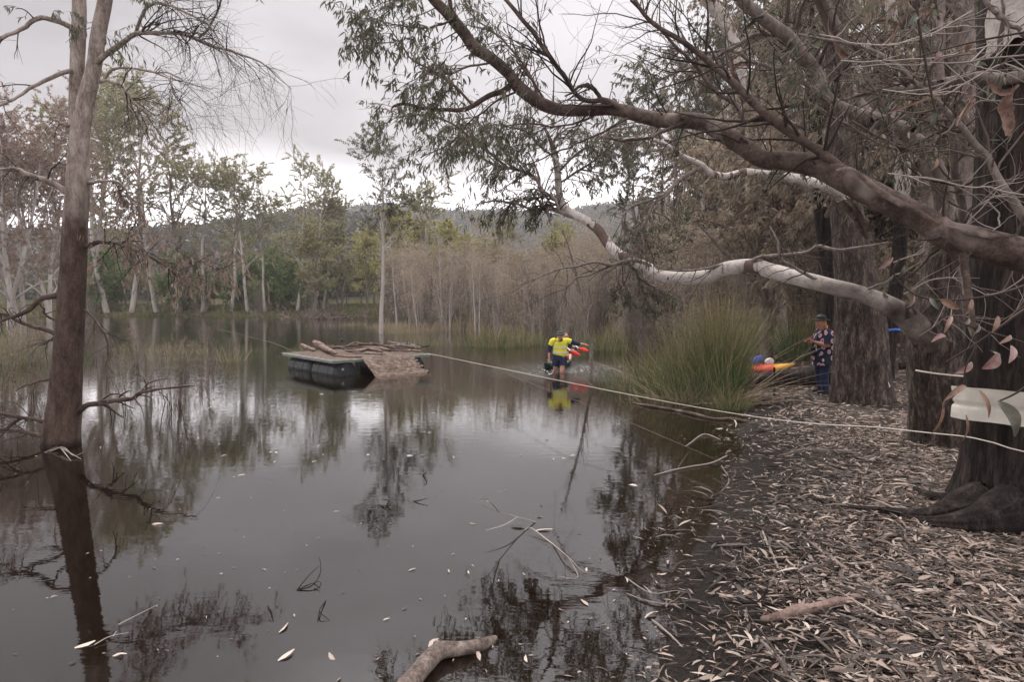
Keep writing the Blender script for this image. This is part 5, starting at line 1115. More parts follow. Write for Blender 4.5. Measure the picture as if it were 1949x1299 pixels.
dlog([(574, 657, 7), (582, 661, 10), (598, 667, 8)], 'short pale driftwood piece at the outer corner of the raft', 'drift', .53, 2, 3)
dlog([(625, 662, 3), (650, 660, 5), (680, 657, 5), (700, 656, 3)], 'straight orange-brown stick across the raft deck', 'drift', .56, 0, 4)
dlog([(660, 660, 6), (675, 654, 8), (695, 656, 7), (720, 656, 6), (732, 658, 3)], 'dark humped branch along the back of the raft deck', 'bark_limb', .6, 2, 5)
dlog([(655, 668, 5), (680, 670, 8), (700, 666, 9), (730, 670, 5)], 'pale split slab in the middle of the raft deck', 'drift', .51, 0, 6)
dlog([(690, 661, 6), (720, 664, 9), (745, 667, 7)], 'second pale slab lying behind the split one on the raft', 'drift', .52, 0, 7)
dlog([(735, 660, 4), (760, 658, 7), (785, 660, 8), (797, 664, 5)], 'gnarled grey branch at the ramp end of the raft deck', 'bark_grey', .56, 6, 8)
dlog([(738, 650, 3), (755, 654, 4), (780, 655, 4), (800, 662, 3)], 'thin curved branch arching over the gnarled one on the raft', 'bark_grey', .62, 5, 9)
dlog([(780, 662, 3), (800, 660, 6), (818, 658, 4)], 'small twisted branch hanging past the raft end', 'bark_limb', .55, 5, 10)
dlog([(640, 678, 4), (665, 680, 6), (690, 680, 4)], 'reddish bark strip on the front edge of the raft', 'bark_peel', .49, 0, 11)
dlog([(600, 664, 4), (630, 660, 6), (655, 663, 5), (690, 668, 4)], 'cracked brown branch lying across the raft behind the fat log', 'bark_limb', .53, 3, 12)
dlog([(668, 672, 3), (700, 673, 5), (735, 675, 4)], 'narrow grey stick near the top edge of the ramp', 'bark_grey', .5, 2, 13)
dlog([(745, 667, 5), (770, 667, 7), (800, 669, 5)], 'stubby brown branch beside the raft end', 'drift', .53, 4, 14)
dlog([(700, 652, 3), (725, 657, 5), (750, 662, 6), (775, 664, 4)], 'crooked reddish branch at the middle of the pile on the raft', 'bark_limb', .62, 5, 15)
p0 = G(651, 664, .47); mb = MB(); tubes(mb, np.array([p0, p0 + [0, 0, .26]]), np.array([.02, .02]), 8); post = solo('post', mb, M['bark_grey'], 'short post with a black block on top at the back of the raft', 'post', p0)
mb = MB(); tubes(mb, np.array([p0 + [0, 0, .24], p0 + [0, 0, .241], p0 + [0, 0, .36], p0 + [0, 0, .361]]), np.array([.001, .055, .05, .001]), 8); part('cap', mb, M['drum'], post)

# ------------------------------------------------------------------ ropes
def rope(ends, label, r=.006, n=60, sag=0, name='rope', mat='rope', wob=0):
    c = catmull(np.array(ends), n); s = np.linspace(0, 1, n); c[:, 2] -= sag * 4 * s * (1 - s); c[:, 2] += wob * np.sin(s * 40)
    mb = MB(); tubes(mb, c, np.full(n, r), 6); return solo(name, mb, M[mat], label, 'rope', c[0])
RA = P(814, 673, 18.85); RB = P(1885, 837, 5.1)
wa = np.linspace(math.radians(232), math.radians(350), 9); wrap = [np.array([XY(1955, 5.4) + .6 * math.cos(q_), 5.45 + .6 * math.sin(q_), .82 + .01 * i]) for i, q_ in enumerate(wa)]
rope([RA, P(1300, 771, 8.93), P(1700, 817, 6.02), P(1852, 834, 5.25)] + wrap, 'taut pale rope running from the raft to the massive dark trunk', .0055, n=140)
rope([P(940, 702, 14.0), P(1046, 744, 10.6), P(1152, 785, 8.9), P(1276, 838, 8.0), P(1385, 885, 7.65)], 'slack thinner cord slanting down from the taut rope into the shallows', .0032, mat='bark_grey')
rope([P(556, 668, 19.6), P(500, 648, 25), P(395, 622, 45)], 'pale rope leading from the raft away to the far shore', .007, mat='bark_grey')
T2c = T2[:, :3]; zr = P(1790, 715, 7.5)[2]; cx_ = np.interp(zr, T2[:, 2], T2[:, 0]); cy_ = 7.9; rr0 = np.interp(zr, T2[:, 2], T2[:, 3]) + .025
an_ = np.linspace(math.radians(195), math.radians(305), 16); ringp = np.stack([cx_ + rr0 * np.cos(an_), cy_ + rr0 * np.sin(an_), zr + .03 - .06 * np.linspace(0, 1, 16)], 1)
kn = ringp[-1]; mb = MB(); cc = catmull(ringp, 50); tubes(mb, cc, np.full(50, .011), 7)
tt_ = np.linspace(0, 2 * math.pi * 2.2, 50); kp = kn + np.stack([.035 * np.cos(tt_), -.03 + .02 * np.sin(tt_ * 1.7), .035 * np.sin(tt_) + .01 * tt_ / 6], 1); tubes(mb, kp, np.full(50, .011), 7)
for dv in ([.09, -.05, -.1], [.05, -.05, .13], [-.03, -.05, .09]): q0 = catmull(np.array([kn, kn + np.array(dv) * .5 + [.02, -.02, 0], kn + np.array(dv)]), 12); tubes(mb, q0, np.full(12, .010), 6)
solo('knotted_rope', mb, M['rope'], 'white rope knotted around the fibrous trunk', 'rope', kn)
q0 = P(1676, 698, 11.0); q1 = P(1693, 737, 11.0); mb = MB(); tubes(mb, np.array([q0, q0 * .5 + q1 * .5, q1]), np.array([.018, .018, .018]), 8); tubes(mb, np.array([q0 + [0, -.02, -.03], q0 + [.0, -.05, -.14], q0 + [.03, -.03, -.18]]), np.array([.012, .015, .01]), 6)
M['white'] = m_plain('white_paint', (.6, .57, .55), .5, .3, .08)
solo('walking_pole', mb, M['white'], 'white pole leaning against the foot of the stout trunk', 'pole', q1)
# white cloth band round the massive trunk
mb = MB(); cx0, cy0 = XY(1955, 5.4), 5.45; n, k = 50, 14; A_, Z_ = np.meshgrid(np.linspace(math.radians(172), math.radians(345), n), np.linspace(0, 1, k))
rad_ = .55 + .03 * vnoise(A_ * 7, Z_ * 3 + A_ * 2, 5, 3) + .015 * np.abs(Z_ - .5); zz2 = 1.01 + .29 * Z_ + .02 * np.sin(A_ * 2) - .01 * (A_ - 3) ; rad_ -= .02 * (np.abs(Z_ - .45) < .06)
V = np.stack([cx0 + rad_ * np.cos(A_), cy0 + rad_ * np.sin(A_), zz2], -1); i = (np.arange(k - 1)[:, None] * n + np.arange(n - 1)).ravel(); F_ = np.stack([i, i + 1, i + n + 1, i + n], 1)
V2 = V - np.stack([.006 * np.cos(A_), .006 * np.sin(A_), 0 * A_], -1)
mb.add(V.reshape(-1, 3), F_); mb.add(V2.reshape(-1, 3), F_[:, ::-1]); M['cloth'] = m_plain('cloth', (.5, .47, .41), .8, .1, .12, 6)
solo('cloth_band', mb, M['cloth'], 'folded white cloth band wrapped round the massive dark trunk', 'cloth', V[7, 20])

# ------------------------------------------------------------------ near sprigs of broad leaves at the frame edge
rng = np.random.default_rng(66)
def sprig(twigs, lvs, label, Y, name='leafy_sprig'):
    mb = MB(); o = P(*twigs[0][0][:2], Y)
    for rows in twigs:
        p, r = tr([(a, b, w_, Y + dy_) for a, b, w_, dy_ in rows], 24); tubes(mb, p, r, 6, 1)
    for (xa, ya, xb, yb, wd, dy_, mi) in lvs:
        a = P(xa, ya, Y + dy_); b = P(xb, yb, Y + dy_ + rng.uniform(-.04, .04)); d = b - a; L = np.linalg.norm(d); d = d / L; k = 9; s = np.linspace(0, 1, k)
        face = nrm(np.array([rng.uniform(-.5, .5), -1, rng.uniform(-.3, .3)])); sd2 = nrm(np.cross(d, face)); nn = np.cross(sd2, d); W = wd * Y / F * .5; cv = rng.uniform(-.1, .1) * L
        wv = np.sin(np.pi * np.clip(s * .97 + .015, 0, 1) ** .8) ** .8 + .04; c = a + d * (s * L)[:, None] + sd2 * (cv * 4 * s * (1 - s))[:, None] + nn * (.12 * L * np.sin(s * 3))[:, None]
        V = np.stack([c + sd2 * (W * wv * q_)[:, None] + nn * (W * .35 * abs(q_) * wv)[:, None] for q_ in (-1, -.5, 0, .5, 1)], 1).reshape(-1, 3); i = (np.arange(k - 1)[:, None] * 5 + np.arange(4)).ravel(); mb.add(V, np.stack([i, i + 1, i + 6, i + 5], 1), mi)
    return mb, o
def m_near(name, a, b, c):
    t = NT(name); n = t.noise(22, (1, 1, 1), 3); col = t.ramp(n, [(.4, a), (.52, b), (.66, c)]); t.bsdf(col, .4, .4, n, .2, .003); return t.mt
M['nl_green'] = m_near('near_leaf_green', (.035, .045, .028), (.05, .058, .038), (.11, .08, .058)); M['nl_red'] = m_near('near_leaf_pink', (.17, .085, .07), (.22, .14, .125), (.10, .095, .05)); M['nl_brown'] = m_near('near_leaf_brown', (.13, .07, .05), (.21, .12, .08), (.09, .055, .04)); M['nl_teal'] = m_near('near_leaf_dull', (.04, .042, .026), (.065, .062, .04), (.13, .09, .065))
mats_n = [M['nl_green'], M['twig_dark'], M['nl_red'], M['nl_brown'], M['nl_teal']]
mb, o = sprig([[(2010, 560, 6, 0), (1949, 590, 5, 0), (1900, 625, 4, 0), (1850, 660, 4, .05), (1800, 690, 3, .1)], [(2000, 680, 5, 0), (1940, 650, 4, 0), (1880, 632, 4, .05), (1820, 612, 3, .1)], [(1860, 655, 4, 0), (1838, 700, 3, 0), (1832, 735, 3, 0), (1800, 770, 2, 0), (1785, 790, 2, 0)], [(2000, 700, 5, 0), (1940, 745, 4, 0), (1900, 765, 3, 0)]],
    [(1834, 616, 1842, 600, 13, 0, 4), (1850, 640, 1841, 622, 11, 0, 4), (1902, 676, 1868, 702, 24, 0, 2), (1884, 668, 1899, 685, 18, .03, 4), (1925, 658, 1919, 692, 13, 0, 2), (1899, 764, 1930, 832, 27, -.02, 4), (1864, 744, 1880, 796, 14, -.02, 3), (1838, 735, 1795, 765, 11, 0, 3), (1795, 765, 1769, 828, 9, 0, 3), (1838, 790, 1828, 842, 9, .02, 3), (1800, 640, 1772, 652, 9, .1, 2), (1850, 690, 1815, 712, 12, .05, 2), (1812, 602, 1796, 636, 9, .1, 3), (1900, 602, 1888, 634, 10, 0, 3), (1860, 612, 1852, 636, 8, 0, 0), (1925, 640, 1900, 655, 9, 0, 3)], '', 1.75)
solo('leafy_sprig', mb, mats_n, 'hanging sprig of large red and green gum leaves in front of the massive trunk', 'leaves', o)
for tw_, lv_, lab_ in (([[(2010, 50, 5, 0), (1900, 70, 4, 0), (1830, 85, 3, .1), (1740, 110, 2, .2)]], [(1850, 78, 1838, 100, 10, .1, 3), (1790, 95, 1776, 118, 9, .15, 2)], 'thin twig with two small leaves crossing high before the massive trunk'),
    ([[(1745, -20, 5, .3), (1748, 40, 5, .3), (1775, 190, 4, .3), (1790, 260, 3, .3), (1780, 330, 2, .3)]], [(1748, 30, 1725, 50, 12, .3, 0), (1752, 50, 1768, 72, 13, .3, 4), (1780, 212, 1772, 250, 11, .3, 0), (1785, 300, 1770, 325, 9, .3, 3)], 'dangling twig with grey-green leaves hanging from high above the roped trunk'),
    ([[(2010, 520, 5, .2), (1900, 560, 5, .2), (1800, 572, 4, .3), (1740, 560, 3, .3), (1700, 520, 3, .3), (1715, 490, 2, .3)]], [(1700, 490, 1668, 515, 11, .3, 2), (1722, 505, 1704, 535, 12, .3, 4), (1695, 528, 1662, 540, 8, .3, 0), (1740, 560, 1724, 586, 10, .3, 2), (1770, 568, 1786, 590, 9, .3, 0), (1790, 570, 1826, 588, 14, .2, 3), (1850, 570, 1836, 600, 10, .2, 3)], 'long twig of small mixed leaves ending over the white limb')):
    mb, o = sprig(tw_, lv_, '', 2.6); solo('leafy_sprig', mb, mats_n, lab_, 'leaves', o)
for k_, (rows, lab_) in enumerate([([(1245, 905, 2), (1300, 892, 3), (1355, 882, 3), (1385, 868, 3)], 'thin curved stick lying from brown shallows to the litter below the slack cord'), ([(1372, 888, 3), (1388, 915, 3), (1370, 940, 2)], 'hooked twig at the muddy edge'), ([(1305, 850, 2), (1340, 828, 3), (1372, 838, 2)], 'arched twig in the shallows below the floating branch'),
    ([(1190, 1130, 2), (1250, 1150, 4), (1330, 1152, 5), (1385, 1146, 4)], 'dark thin branch half sunk at the mud edge near the thick grey stick'), ([(1310, 1215, 2), (1350, 1250, 3), (1385, 1300, 4)], 'straight thin twig at the mud edge running off the bottom of view')]):
    gstick(rows, lab_, ('twig_pale', 'bark_grey')[k_ % 2], seed=30 + k_, water=True, kids=2)

# scum, seed husks and broken bits drifting on the water
rng = np.random.default_rng(44); db = MB(); n = 5200
Yd = 3 * np.exp(rng.random(n) * math.log(60 / 3)); Xd = rng.uniform(-.95, .3, n) * Yd; cl = vnoise(Xd * .5, Yd * .35, 77, 3) + .5 * vnoise(Xd * 2, Yd * 1.5, 78, 2)
sdd = pond_sd(Xd, Yd); kp = (sdd < -.05) & (rng.random(n) < np.clip(.10 + .9 * (cl > .75) + .8 * np.exp(sdd / .35) + .9 * np.exp(-((Xd - P(118, 850, 8.67)[0]) ** 2 + (Yd - 8.4) ** 2) / .3), 0, 1))
Xd, Yd = Xd[kp], Yd[kp]; n = len(Xd); flat_leaves(db, np.stack([Xd, Yd, np.full(n, .004)], 1), flat_dirs(n, .02), rng.uniform(.008, .04, n) * (1 + Yd / 25), rng.uniform(.004, .011, n) * (1 + Yd / 25))
kindof(link('floating_debris', db.mesh('floating_debris', [M['litter']])), 'stuff')
# ------------------------------------------------------------------ people
def skin_mesh(name, chains, mat, root, sub=2, extra=None, grid=None):
    """one continuous surface grown round connected joints. chains: list of [(x,y,z,r) or index...]"""
    V, E, R, idx = [], [], [], {}
    for ch in chains:
        prev = None
        for p in ch:
            key = tuple(round(c, 4) for c in p[:3])
            if key not in idx: idx[key] = len(V); V.append(p[:3]); R.append(p[3] if len(p) == 4 else (p[3], p[4]))
            i = idx[key]
            if prev is not None and prev != i: E.append((prev, i))
            prev = i
    me = bpy.data.meshes.new(name); me.from_pydata(V, E, []); ob = bpy.data.objects.new(name, me); COL.objects.link(ob)
    sk = ob.modifiers.new('skin', 'SKIN'); sk.use_smooth_shade = True; sk.branch_smoothing = .6
    sv = me.skin_vertices[0].data
    for i, r in enumerate(R): sv[i].radius = (r * 1.1, r * 1.1) if not isinstance(r, tuple) else (r[1] * 1.1, r[0] * 1.1); sv[i].use_root = (i == 0)
    ss = ob.modifiers.new('sub', 'SUBSURF'); ss.levels = sub; ss.render_levels = sub
    dg = bpy.context.evaluated_depsgraph_get(); me2 = bpy.data.meshes.new_from_object(ob.evaluated_get(dg))
    bpy.data.objects.remove(ob); bpy.data.meshes.remove(me)
    if extra:
        bm = bmesh.new(); bm.from_mesh(me2)
        for (c, s, rot) in extra:
            r_ = bmesh.ops.create_uvsphere(bm, u_segments=14, v_segments=10, radius=1)['verts']
            for v in r_: v.co = Vector([v.co[i] * s[i] for i in range(3)]); v.co = Vector(v.co) + Vector(c)
        for f in bm.faces: f.smooth = True
        bm.to_mesh(me2); bm.free()
    me2.name = name; me2.materials.clear()
    for m_ in (mat if isinstance(mat, list) else [mat]): me2.materials.append(m_)
    for p in me2.polygons: p.use_smooth = True
    o = bpy.data.objects.new(name, me2); COL.objects.link(o); o.parent = root; return o
def loft(name, secs, mat, root, S=24):
    """cloth pieces: each is a list of sections (x, y, z, half width, half depth)"""
    mb = MB()
    for sc_ in secs:
        c = catmull(np.array(sc_, float), 22); a = np.linspace(0, 2 * math.pi, S, endpoint=False); T = nrm(np.gradient(c[:, :3], axis=0))
        U = nrm(np.array([1., 0, 0]) - T * T[:, :1]) if abs(T[11, 0]) < .8 else nrm(np.array([0, 0, 1.]) - T * T[:, 2:]); W = np.cross(T, U)
        fold = 1 + .035 * vnoise(np.arange(22)[:, None] * .5 + 0 * a, a[None] * 2.2 + 0 * np.arange(22)[:, None], len(sc_), 2)
        V = c[:, None, :3] + (c[:, 3][:, None] * np.cos(a) * fold)[..., None] * U[:, None] + (c[:, 4][:, None] * np.sin(a) * fold)[..., None] * W[:, None]
        q = (np.arange(21) * S)[:, None]; j = np.arange(S); mb.add(V.reshape(-1, 3), np.stack([q + j, q + (j + 1) % S, q + S + (j + 1) % S, q + S + j], -1).reshape(-1, 4))
    return part(name, mb, mat, root, off=(0, 0, 0))
def blob(name, parts_, mat, root, seg=20):
    bm = bmesh.new()
    for (c, s) in parts_:
        r_ = bmesh.ops.create_uvsphere(bm, u_segments=seg, v_segments=seg // 2 + 2, radius=1)['verts']
        for v in r_: v.co = Vector([v.co[i] * s[i] + c[i] for i in range(3)])
    for f in bm.faces: f.smooth = True
    me = bpy.data.meshes.new(name); bm.to_mesh(me); bm.free(); me.materials.append(mat); o = bpy.data.objects.new(name, me); COL.objects.link(o); o.parent = root; return o
def hand(w, e, down=None, s=1.0, side=1):
    """palm and five bent fingers beyond wrist w, coming from elbow e"""
    w = np.array(w, float); d = nrm(w - np.array(e, float)); pl = np.array([0, 0, -1.]) if down is None else nrm(np.array(down, float)); pl = nrm(pl - d * (pl @ d)); sd_ = np.cross(d, pl) * side
    palm = w + d * .05 * s; kn_ = w + d * .085 * s; ch = [[(*w, .024 * s), (*palm, .026 * s, .018 * s), (*kn_, .028 * s, .016 * s)]]
    for i, (o_, L) in enumerate(((-.026, .07), (-.009, .08), (.009, .075), (.025, .06))):
        a = kn_ + sd_ * o_ * s; b = a + d * L * .45 * s + pl * .01 * s; c = b + d * L * .3 * s + pl * .025 * s; e2 = c + d * L * .08 * s + pl * .022 * s
        ch.append([(*kn_, .028 * s, .016 * s), (*a, .010 * s), (*b, .009 * s), (*c, .008 * s), (*e2, .006 * s)])
    t0 = palm - sd_ * .024 * s; t1 = t0 - sd_ * .02 * s + d * .025 * s + pl * .01 * s; t2 = t1 + d * .03 * s + pl * .01 * s
    ch.append([(*palm, .026 * s, .018 * s), (*t0, .012 * s), (*t1, .010 * s), (*t2, .008 * s)]); return ch
def hd(cx, cy, cz, fx, fy, fz=0):
    """extra head features: skull, jaw, nose, ears, brow; facing (fx,fy)"""
    f = np.array([fx, fy, fz], float); f /= np.linalg.norm(f); s = np.array([-f[1], f[0], 0]); c = np.array([cx, cy, cz])
    e = [(c, (.078 + .012 * abs(fx), .078 + .012 * abs(fy), .108), 0), (c + f * .03 + [0, 0, -.06], (.052, .052, .058), 0), (c + f * .088 + [0, 0, -.012], (.016, .016, .024), 0), (c + f * .08 + [0, 0, .026], (.042, .03, .014), 0), (c + f * .072 + [0, 0, -.06], (.03, .024, .012), 0)]
    for k in (-1, 1): e.append((c + s * k * .08, (.016, .022, .03), 0))
    eyes = [(c + f * .079 + s * k * .03 + [0, 0, .008], (.011, .011, .008)) for k in (-1, 1)]
    return e, eyes
M['hivis'] = m_plain('hivis_yellow', (.66, .60, .05), .7, .2, .1, 9); M['navy'] = m_plain('navy_cloth', (.02, .026, .055), .8, .2, .25, 12)
M['silver'] = m_plain('reflective_band', (.5, .53, .52), .4, .5, .1); M['hatdark'] = m_plain('dark_hat', (.05, .052, .055), .8, .2, .3, 14)
M['eye'] = m_plain('eye', (.02, .015, .012), .2, .5); M['red'] = m_plain('red_plastic', (.72, .02, .015), .35, .5, .06); M['black'] = m_plain('black', (.012, .012, .014), .6, .3, .2)
M['denim'] = m_plain('denim', (.022, .032, .07), .8, .2, .3, 20); M['hair'] = m_plain('hair', (.42, .2, .08), .6, .4, .3, 60); M['haird'] = m_plain('dark_hair', (.05, .03, .02), .6, .4, .3, 60)
# wading man
man = thing('person', 'man in yellow high-visibility shirt and navy shorts wading towards the bank, one arm held out', 'person', (MAN[0], MAN[1], 0))
hx, hy, hz = .0, -.2, 1.1
ex, eyes = hd(hx, hy, hz, .0, -1, -.35)
neck = (.02, -.13, 1.0, .06); chest = (.03, -.06, .9, .17, .12); spine = (.03, -.02, .72, .17, .125); pelvis = (.02, 0, .5, .16, .12)
shL = (-.19, -.04, .94, .065); elL = (-.29, 0, .7, .048); wrL = (-.31, -.07, .47, .032)
shR = (.24, -.04, .94, .065); elR = (.5, -.03, .86, .046); wrR = (.72, -.1, .84, .03)
hipL = (-.07, .0, .4, .1); knL = (-.11, .1, .08, .06); anL = (-.1, .38, -.2, .042); ftL = (-.1, .3, -.3, .035)
hipR = (.12, -.02, .4, .1); knR = (.08, -.16, .06, .062); anR = (.06, -.06, -.36, .042); ftR = (.05, -.2, -.43, .035)
body = [[pelvis, spine, chest, neck, (hx, hy + .02, hz, .07)], [chest, shL, elL, wrL], [chest, shR, elR, wrR], [pelvis, hipL, knL, anL, ftL], [pelvis, hipR, knR, anR, ftR]] + hand(wrL[:3], elL[:3], (0, -1, 0)) + hand(wrR[:3], elR[:3], None)
skin_mesh('body', body, M['skin'], man, 2, ex); blob('eye', eyes, M['eye'], man, 10)
def g_(p, k=1.0, a=.0): return (*p[:3], *[c * k + a for c in p[3:]])
loft('shirt', [[(.02, 0, .53, .212, .175), (.03, -.01, .62, .21, .17), (.03, -.02, .7, .208, .16), (.03, -.05, .84, .215, .15), (.03, -.07, .93, .205, .135), (.02, -.1, .985, .13, .1), (.02, -.12, 1.02, .07, .07)], [(-.1, -.06, .95, .07, .07), (-.2, -.04, .93, .085, .085), (-.255, -.02, .81, .075, .075)], [(.12, -.06, .95, .07, .07), (.24, -.04, .94, .085, .085), (.37, -.035, .905, .075, .075)]], M['hivis'], man)
loft('sleeve', [[(-.243, -.02, .835, .08, .08), (-.29, 0, .71, .072, .072), (-.30, -.035, .58, .055, .055)]], M['navy'], man); loft('sleeve', [[(.345, -.035, .912, .08, .08), (.5, -.03, .86, .07, .07), (.63, -.065, .85, .05, .05)]], M['navy'], man)
for zc, hh in ((.755, .022), (.6, .02)):
    mb = MB(); a_ = np.linspace(0, 2 * math.pi, 33); w0, w1 = (.222, .176) if zc > .7 else (.222, .186)
    for z1_, z2_ in ((zc - hh, zc + hh),):
        r1_ = np.stack([.03 + w0 * np.cos(a_), -.02 + w1 * np.sin(a_), 0 * a_ + z1_], 1); r2_ = r1_ + [0, 0, z2_ - z1_]; i = np.arange(32); mb.add(np.concatenate([r1_, r2_]), np.stack([i, i + 1, i + 34, i + 33], 1))
    part('reflective_band', mb, M['silver'], man, off=(0, 0, 0))
mb = MB(); tubes(mb, np.array([(.0, -.145, 1.0), (.02, -.12, .97), (.03, -.1, .945)]), np.array([.075, .085, .07]), 14); part('collar', mb, M['navy'], man, off=(0, 0, 0))
loft('shorts', [[(.02, 0, .6, .195, .16), (.02, 0, .48, .2, .15), (.02, 0, .38, .205, .15), (.02, 0, .34, .16, .12)], [(-.08, .0, .44, .11, .12), (-.085, .02, .34, .12, .125), (-.1, .06, .2, .11, .115)], [(.12, -.02, .44, .11, .12), (.115, -.04, .34, .12, .125), (.1, -.1, .18, .11, .115)]], M['navy'], man)
blob('hat', [((hx, hy + .0, hz + .062), (.105, .112, .085)), ((hx, hy - .05, hz + .045), (.145, .15, .022))], M['hatdark'], man)
# kayaker behind
kz = .12; KX, KY = 1.78, 20.0
kay = thing('kayak', 'dark green kayak coming up behind the wading man', 'kayak', (KX, KY, 0))
def kayak_hull(mb, L, W, Hh, d, c, m_of=None, z0=0., rocker=.12, tipz=.08):
    d = nrm(np.array([d[0], d[1], 0.])); s_ = np.array([d[1], -d[0], 0]); n, k = 48, 16; V = []
    for i in range(n):
        u = -1 + 2 * i / (n - 1); w_ = W * .5 * max(1 - abs(u) ** 1.9, .004) ** .9; zb = rocker * abs(u) ** 4; zt = Hh + tipz * abs(u) ** 3
        for j in range(k):
            a = 2 * math.pi * j / k; x_ = math.cos(a); y_ = math.sin(a)
            px_ = w_ * np.sign(x_) * abs(x_) ** .8; pz = (zt + zb) / 2 + (zt - zb) / 2 * (np.sign(y_) * abs(y_) ** .9)
            if y_ > .2 and abs(u) < .32 and abs(x_) < .75: pz -= .07 * (1 - (u / .32) ** 4)
            V.append(np.array(c) + d * u * L / 2 + s_ * px_ + np.array([0, 0, z0 + pz]))
    V = np.array(V); i = (np.arange(n - 1)[:, None] * k + np.arange(k)); j2 = (np.arange(n - 1)[:, None] * k + (np.arange(k) + 1) % k); F_ = np.stack([i, j2, j2 + k, i + k], -1).reshape(-1, 4)
    ms = np.repeat([0 if m_of is None else m_of(-1 + 2 * q_ / (n - 1)) for q_ in range(n - 1)], k)
    for mm_ in np.unique(ms): mb.add(V, F_[ms == mm_], int(mm_))
M['kgreen'] = m_plain('dark_green_plastic', (.02, .05, .035), .4, .5, .3, 5)
mb = MB(); kayak_hull(mb, 3.0, .68, .26, (.35, .94), (KX - .25, KY - .05, -.08), rocker=.3, tipz=.07); part('hull', mb, M['kgreen'], kay)
p2 = thing('person', 'person seated in the kayak, mostly hidden behind the wading man', 'person', (KX - .02, KY + .1, .12))
ex, eyes = hd(.04, -.08, .84, -.15, -1, 0)
skin_mesh('body', [[(0, 0, .12, .16, .12), (0, 0, .35, .16, .12), (.02, -.02, .56, .17, .12), (.03, -.04, .7, .055), (.04, -.06, .84, .07)], [(.02, -.02, .56, .17, .12), (-.2, -.03, .6, .06), (-.36, -.18, .42, .045), (-.3, -.42, .4, .03)], [(.02, -.02, .56, .17, .12), (.23, -.03, .6, .06), (.33, -.2, .42, .045), (.24, -.42, .42, .03)], [(0, 0, .12, .16, .12), (-.1, -.3, .14, .08), (-.14, -.55, .26, .06), (-.1, -.85, .1, .045)], [(0, 0, .12, .16, .12), (.1, -.3, .14, .08), (.14, -.55, .26, .06), (.1, -.85, .1, .045)]] + hand((-.3, -.42, .4), (-.36, -.18, .42)) + hand((.24, -.42, .42), (.33, -.2, .42), side=-1), M['skin'], p2, 2, ex)
blob('eye', eyes, M['eye'], p2, 10); blob('hair', [((.04, -.055, .88), (.09, .09, .085)), ((.04, -.02, .84), (.082, .075, .1))], M['haird'], p2)
loft('shirt', [[(0, 0, .1, .2, .16), (0, 0, .35, .2, .16), (.02, -.02, .55, .21, .15), (.03, -.03, .66, .12, .1)], [(-.1, -.02, .6, .08, .08), (-.2, -.03, .59, .08, .08), (-.34, -.15, .45, .065, .065), (-.31, -.38, .41, .05, .05)], [(.1, -.02, .6, .08, .08), (.23, -.03, .59, .08, .08), (.32, -.16, .45, .065, .065), (.25, -.38, .42, .05, .05)]], M['navy'], p2)
def paddle(px0, py0, px1, py1, px2, py2, Y0, label, tx):
    b0 = P(px1, py1, Y0); b1 = P(px2, py2, Y0 - .1); d = nrm(b1 - b0); L = np.linalg.norm(b1 - b0); o = thing('paddle', label, 'paddle', b0)
    n, k = 18, 10; V = []; s0 = nrm(np.cross(d, np.array([0, -1, 0.]))); n0 = np.cross(d, s0)
    for i in range(n):
        u = i / (n - 1); w_ = .062 * max(math.sin(math.pi * (u * .93 + .03)) ** .6, .05) * (.75 + .35 * u)
        for j in range(k): a = 2 * math.pi * j / k; V.append(b0 + d * L * u + s0 * w_ * math.cos(a) + n0 * (.012 * math.sin(a) + .03 * (math.cos(a) ** 2) * w_ / .1))
    i = np.arange(n - 1)[:, None] * k + np.arange(k); j2 = np.arange(n - 1)[:, None] * k + (np.arange(k) + 1) % k; mb = MB(); mb.add(V, np.stack([i, j2, j2 + k, i + k], -1).reshape(-1, 4)); part('blade', mb, M['red'], o)
    mb = MB(); q0 = P(px0, py0, Y0 + .35); tubes(mb, np.array([np.array(tx), q0, b0 + d * .02]), np.array([.016, .016, .014]), 8); part('shaft', mb, M['white'], o)
paddle(1080, 663, 1085, 668, 1104, 677, 18.6, 'red-bladed paddle dipping just beside the shorts of the wading man', (KX + .3, 19.6, .5)); paddle(1096, 659, 1100, 663, 1120, 669, 18.9, 'second red-bladed paddle below the outstretched hand', (KX + .25, 19.9, .62))

# standing woman
WX, WY = XY(1569, 12.7), 12.7; WZ = tz(WX, WY)
wom = thing('person', 'woman in a black hat and pink-patterned blouse standing by the stout trunk holding a phone', 'person', (WX, WY, WZ))
ex, eyes = hd(-.1, -.02, 1.49, -1, -.25, -.25)
ch = [[(0, 0, .86, .16, .17), (0, 0, 1.05, .15, .16), (.0, 0, 1.22, .15, .17), (-.04, 0, 1.37, .055), (-.09, -.015, 1.48, .07)],
      [(.0, 0, 1.22, .15, .17), (.0, -.19, 1.28, .07), (-.02, -.24, 1.02, .052), (-.26, -.2, 1.1, .034)], [(.0, 0, 1.22, .15, .17), (.0, .19, 1.28, .07), (-.03, .24, 1.02, .052), (-.27, .02, 1.08, .034)],
      [(0, 0, .86, .16, .17), (0, -.1, .74, .11), (-.02, -.1, .42, .065), (.02, -.1, .08, .045), (-.1, -.12, .03, .04)], [(0, 0, .86, .16, .17), (0, .1, .74, .11), (-.01, .11, .42, .065), (.04, .12, .08, .045), (-.08, .14, .03, .04)]]
ch += hand((-.26, -.2, 1.1), (-.02, -.24, 1.02), (0, 0, 1)) + hand((-.27, .02, 1.08), (-.03, .24, 1.02), (0, 0, 1), side=-1)
skin_mesh('body', ch, M['skin'], wom, 2, ex); blob('eye', eyes, M['eye'], wom, 10)
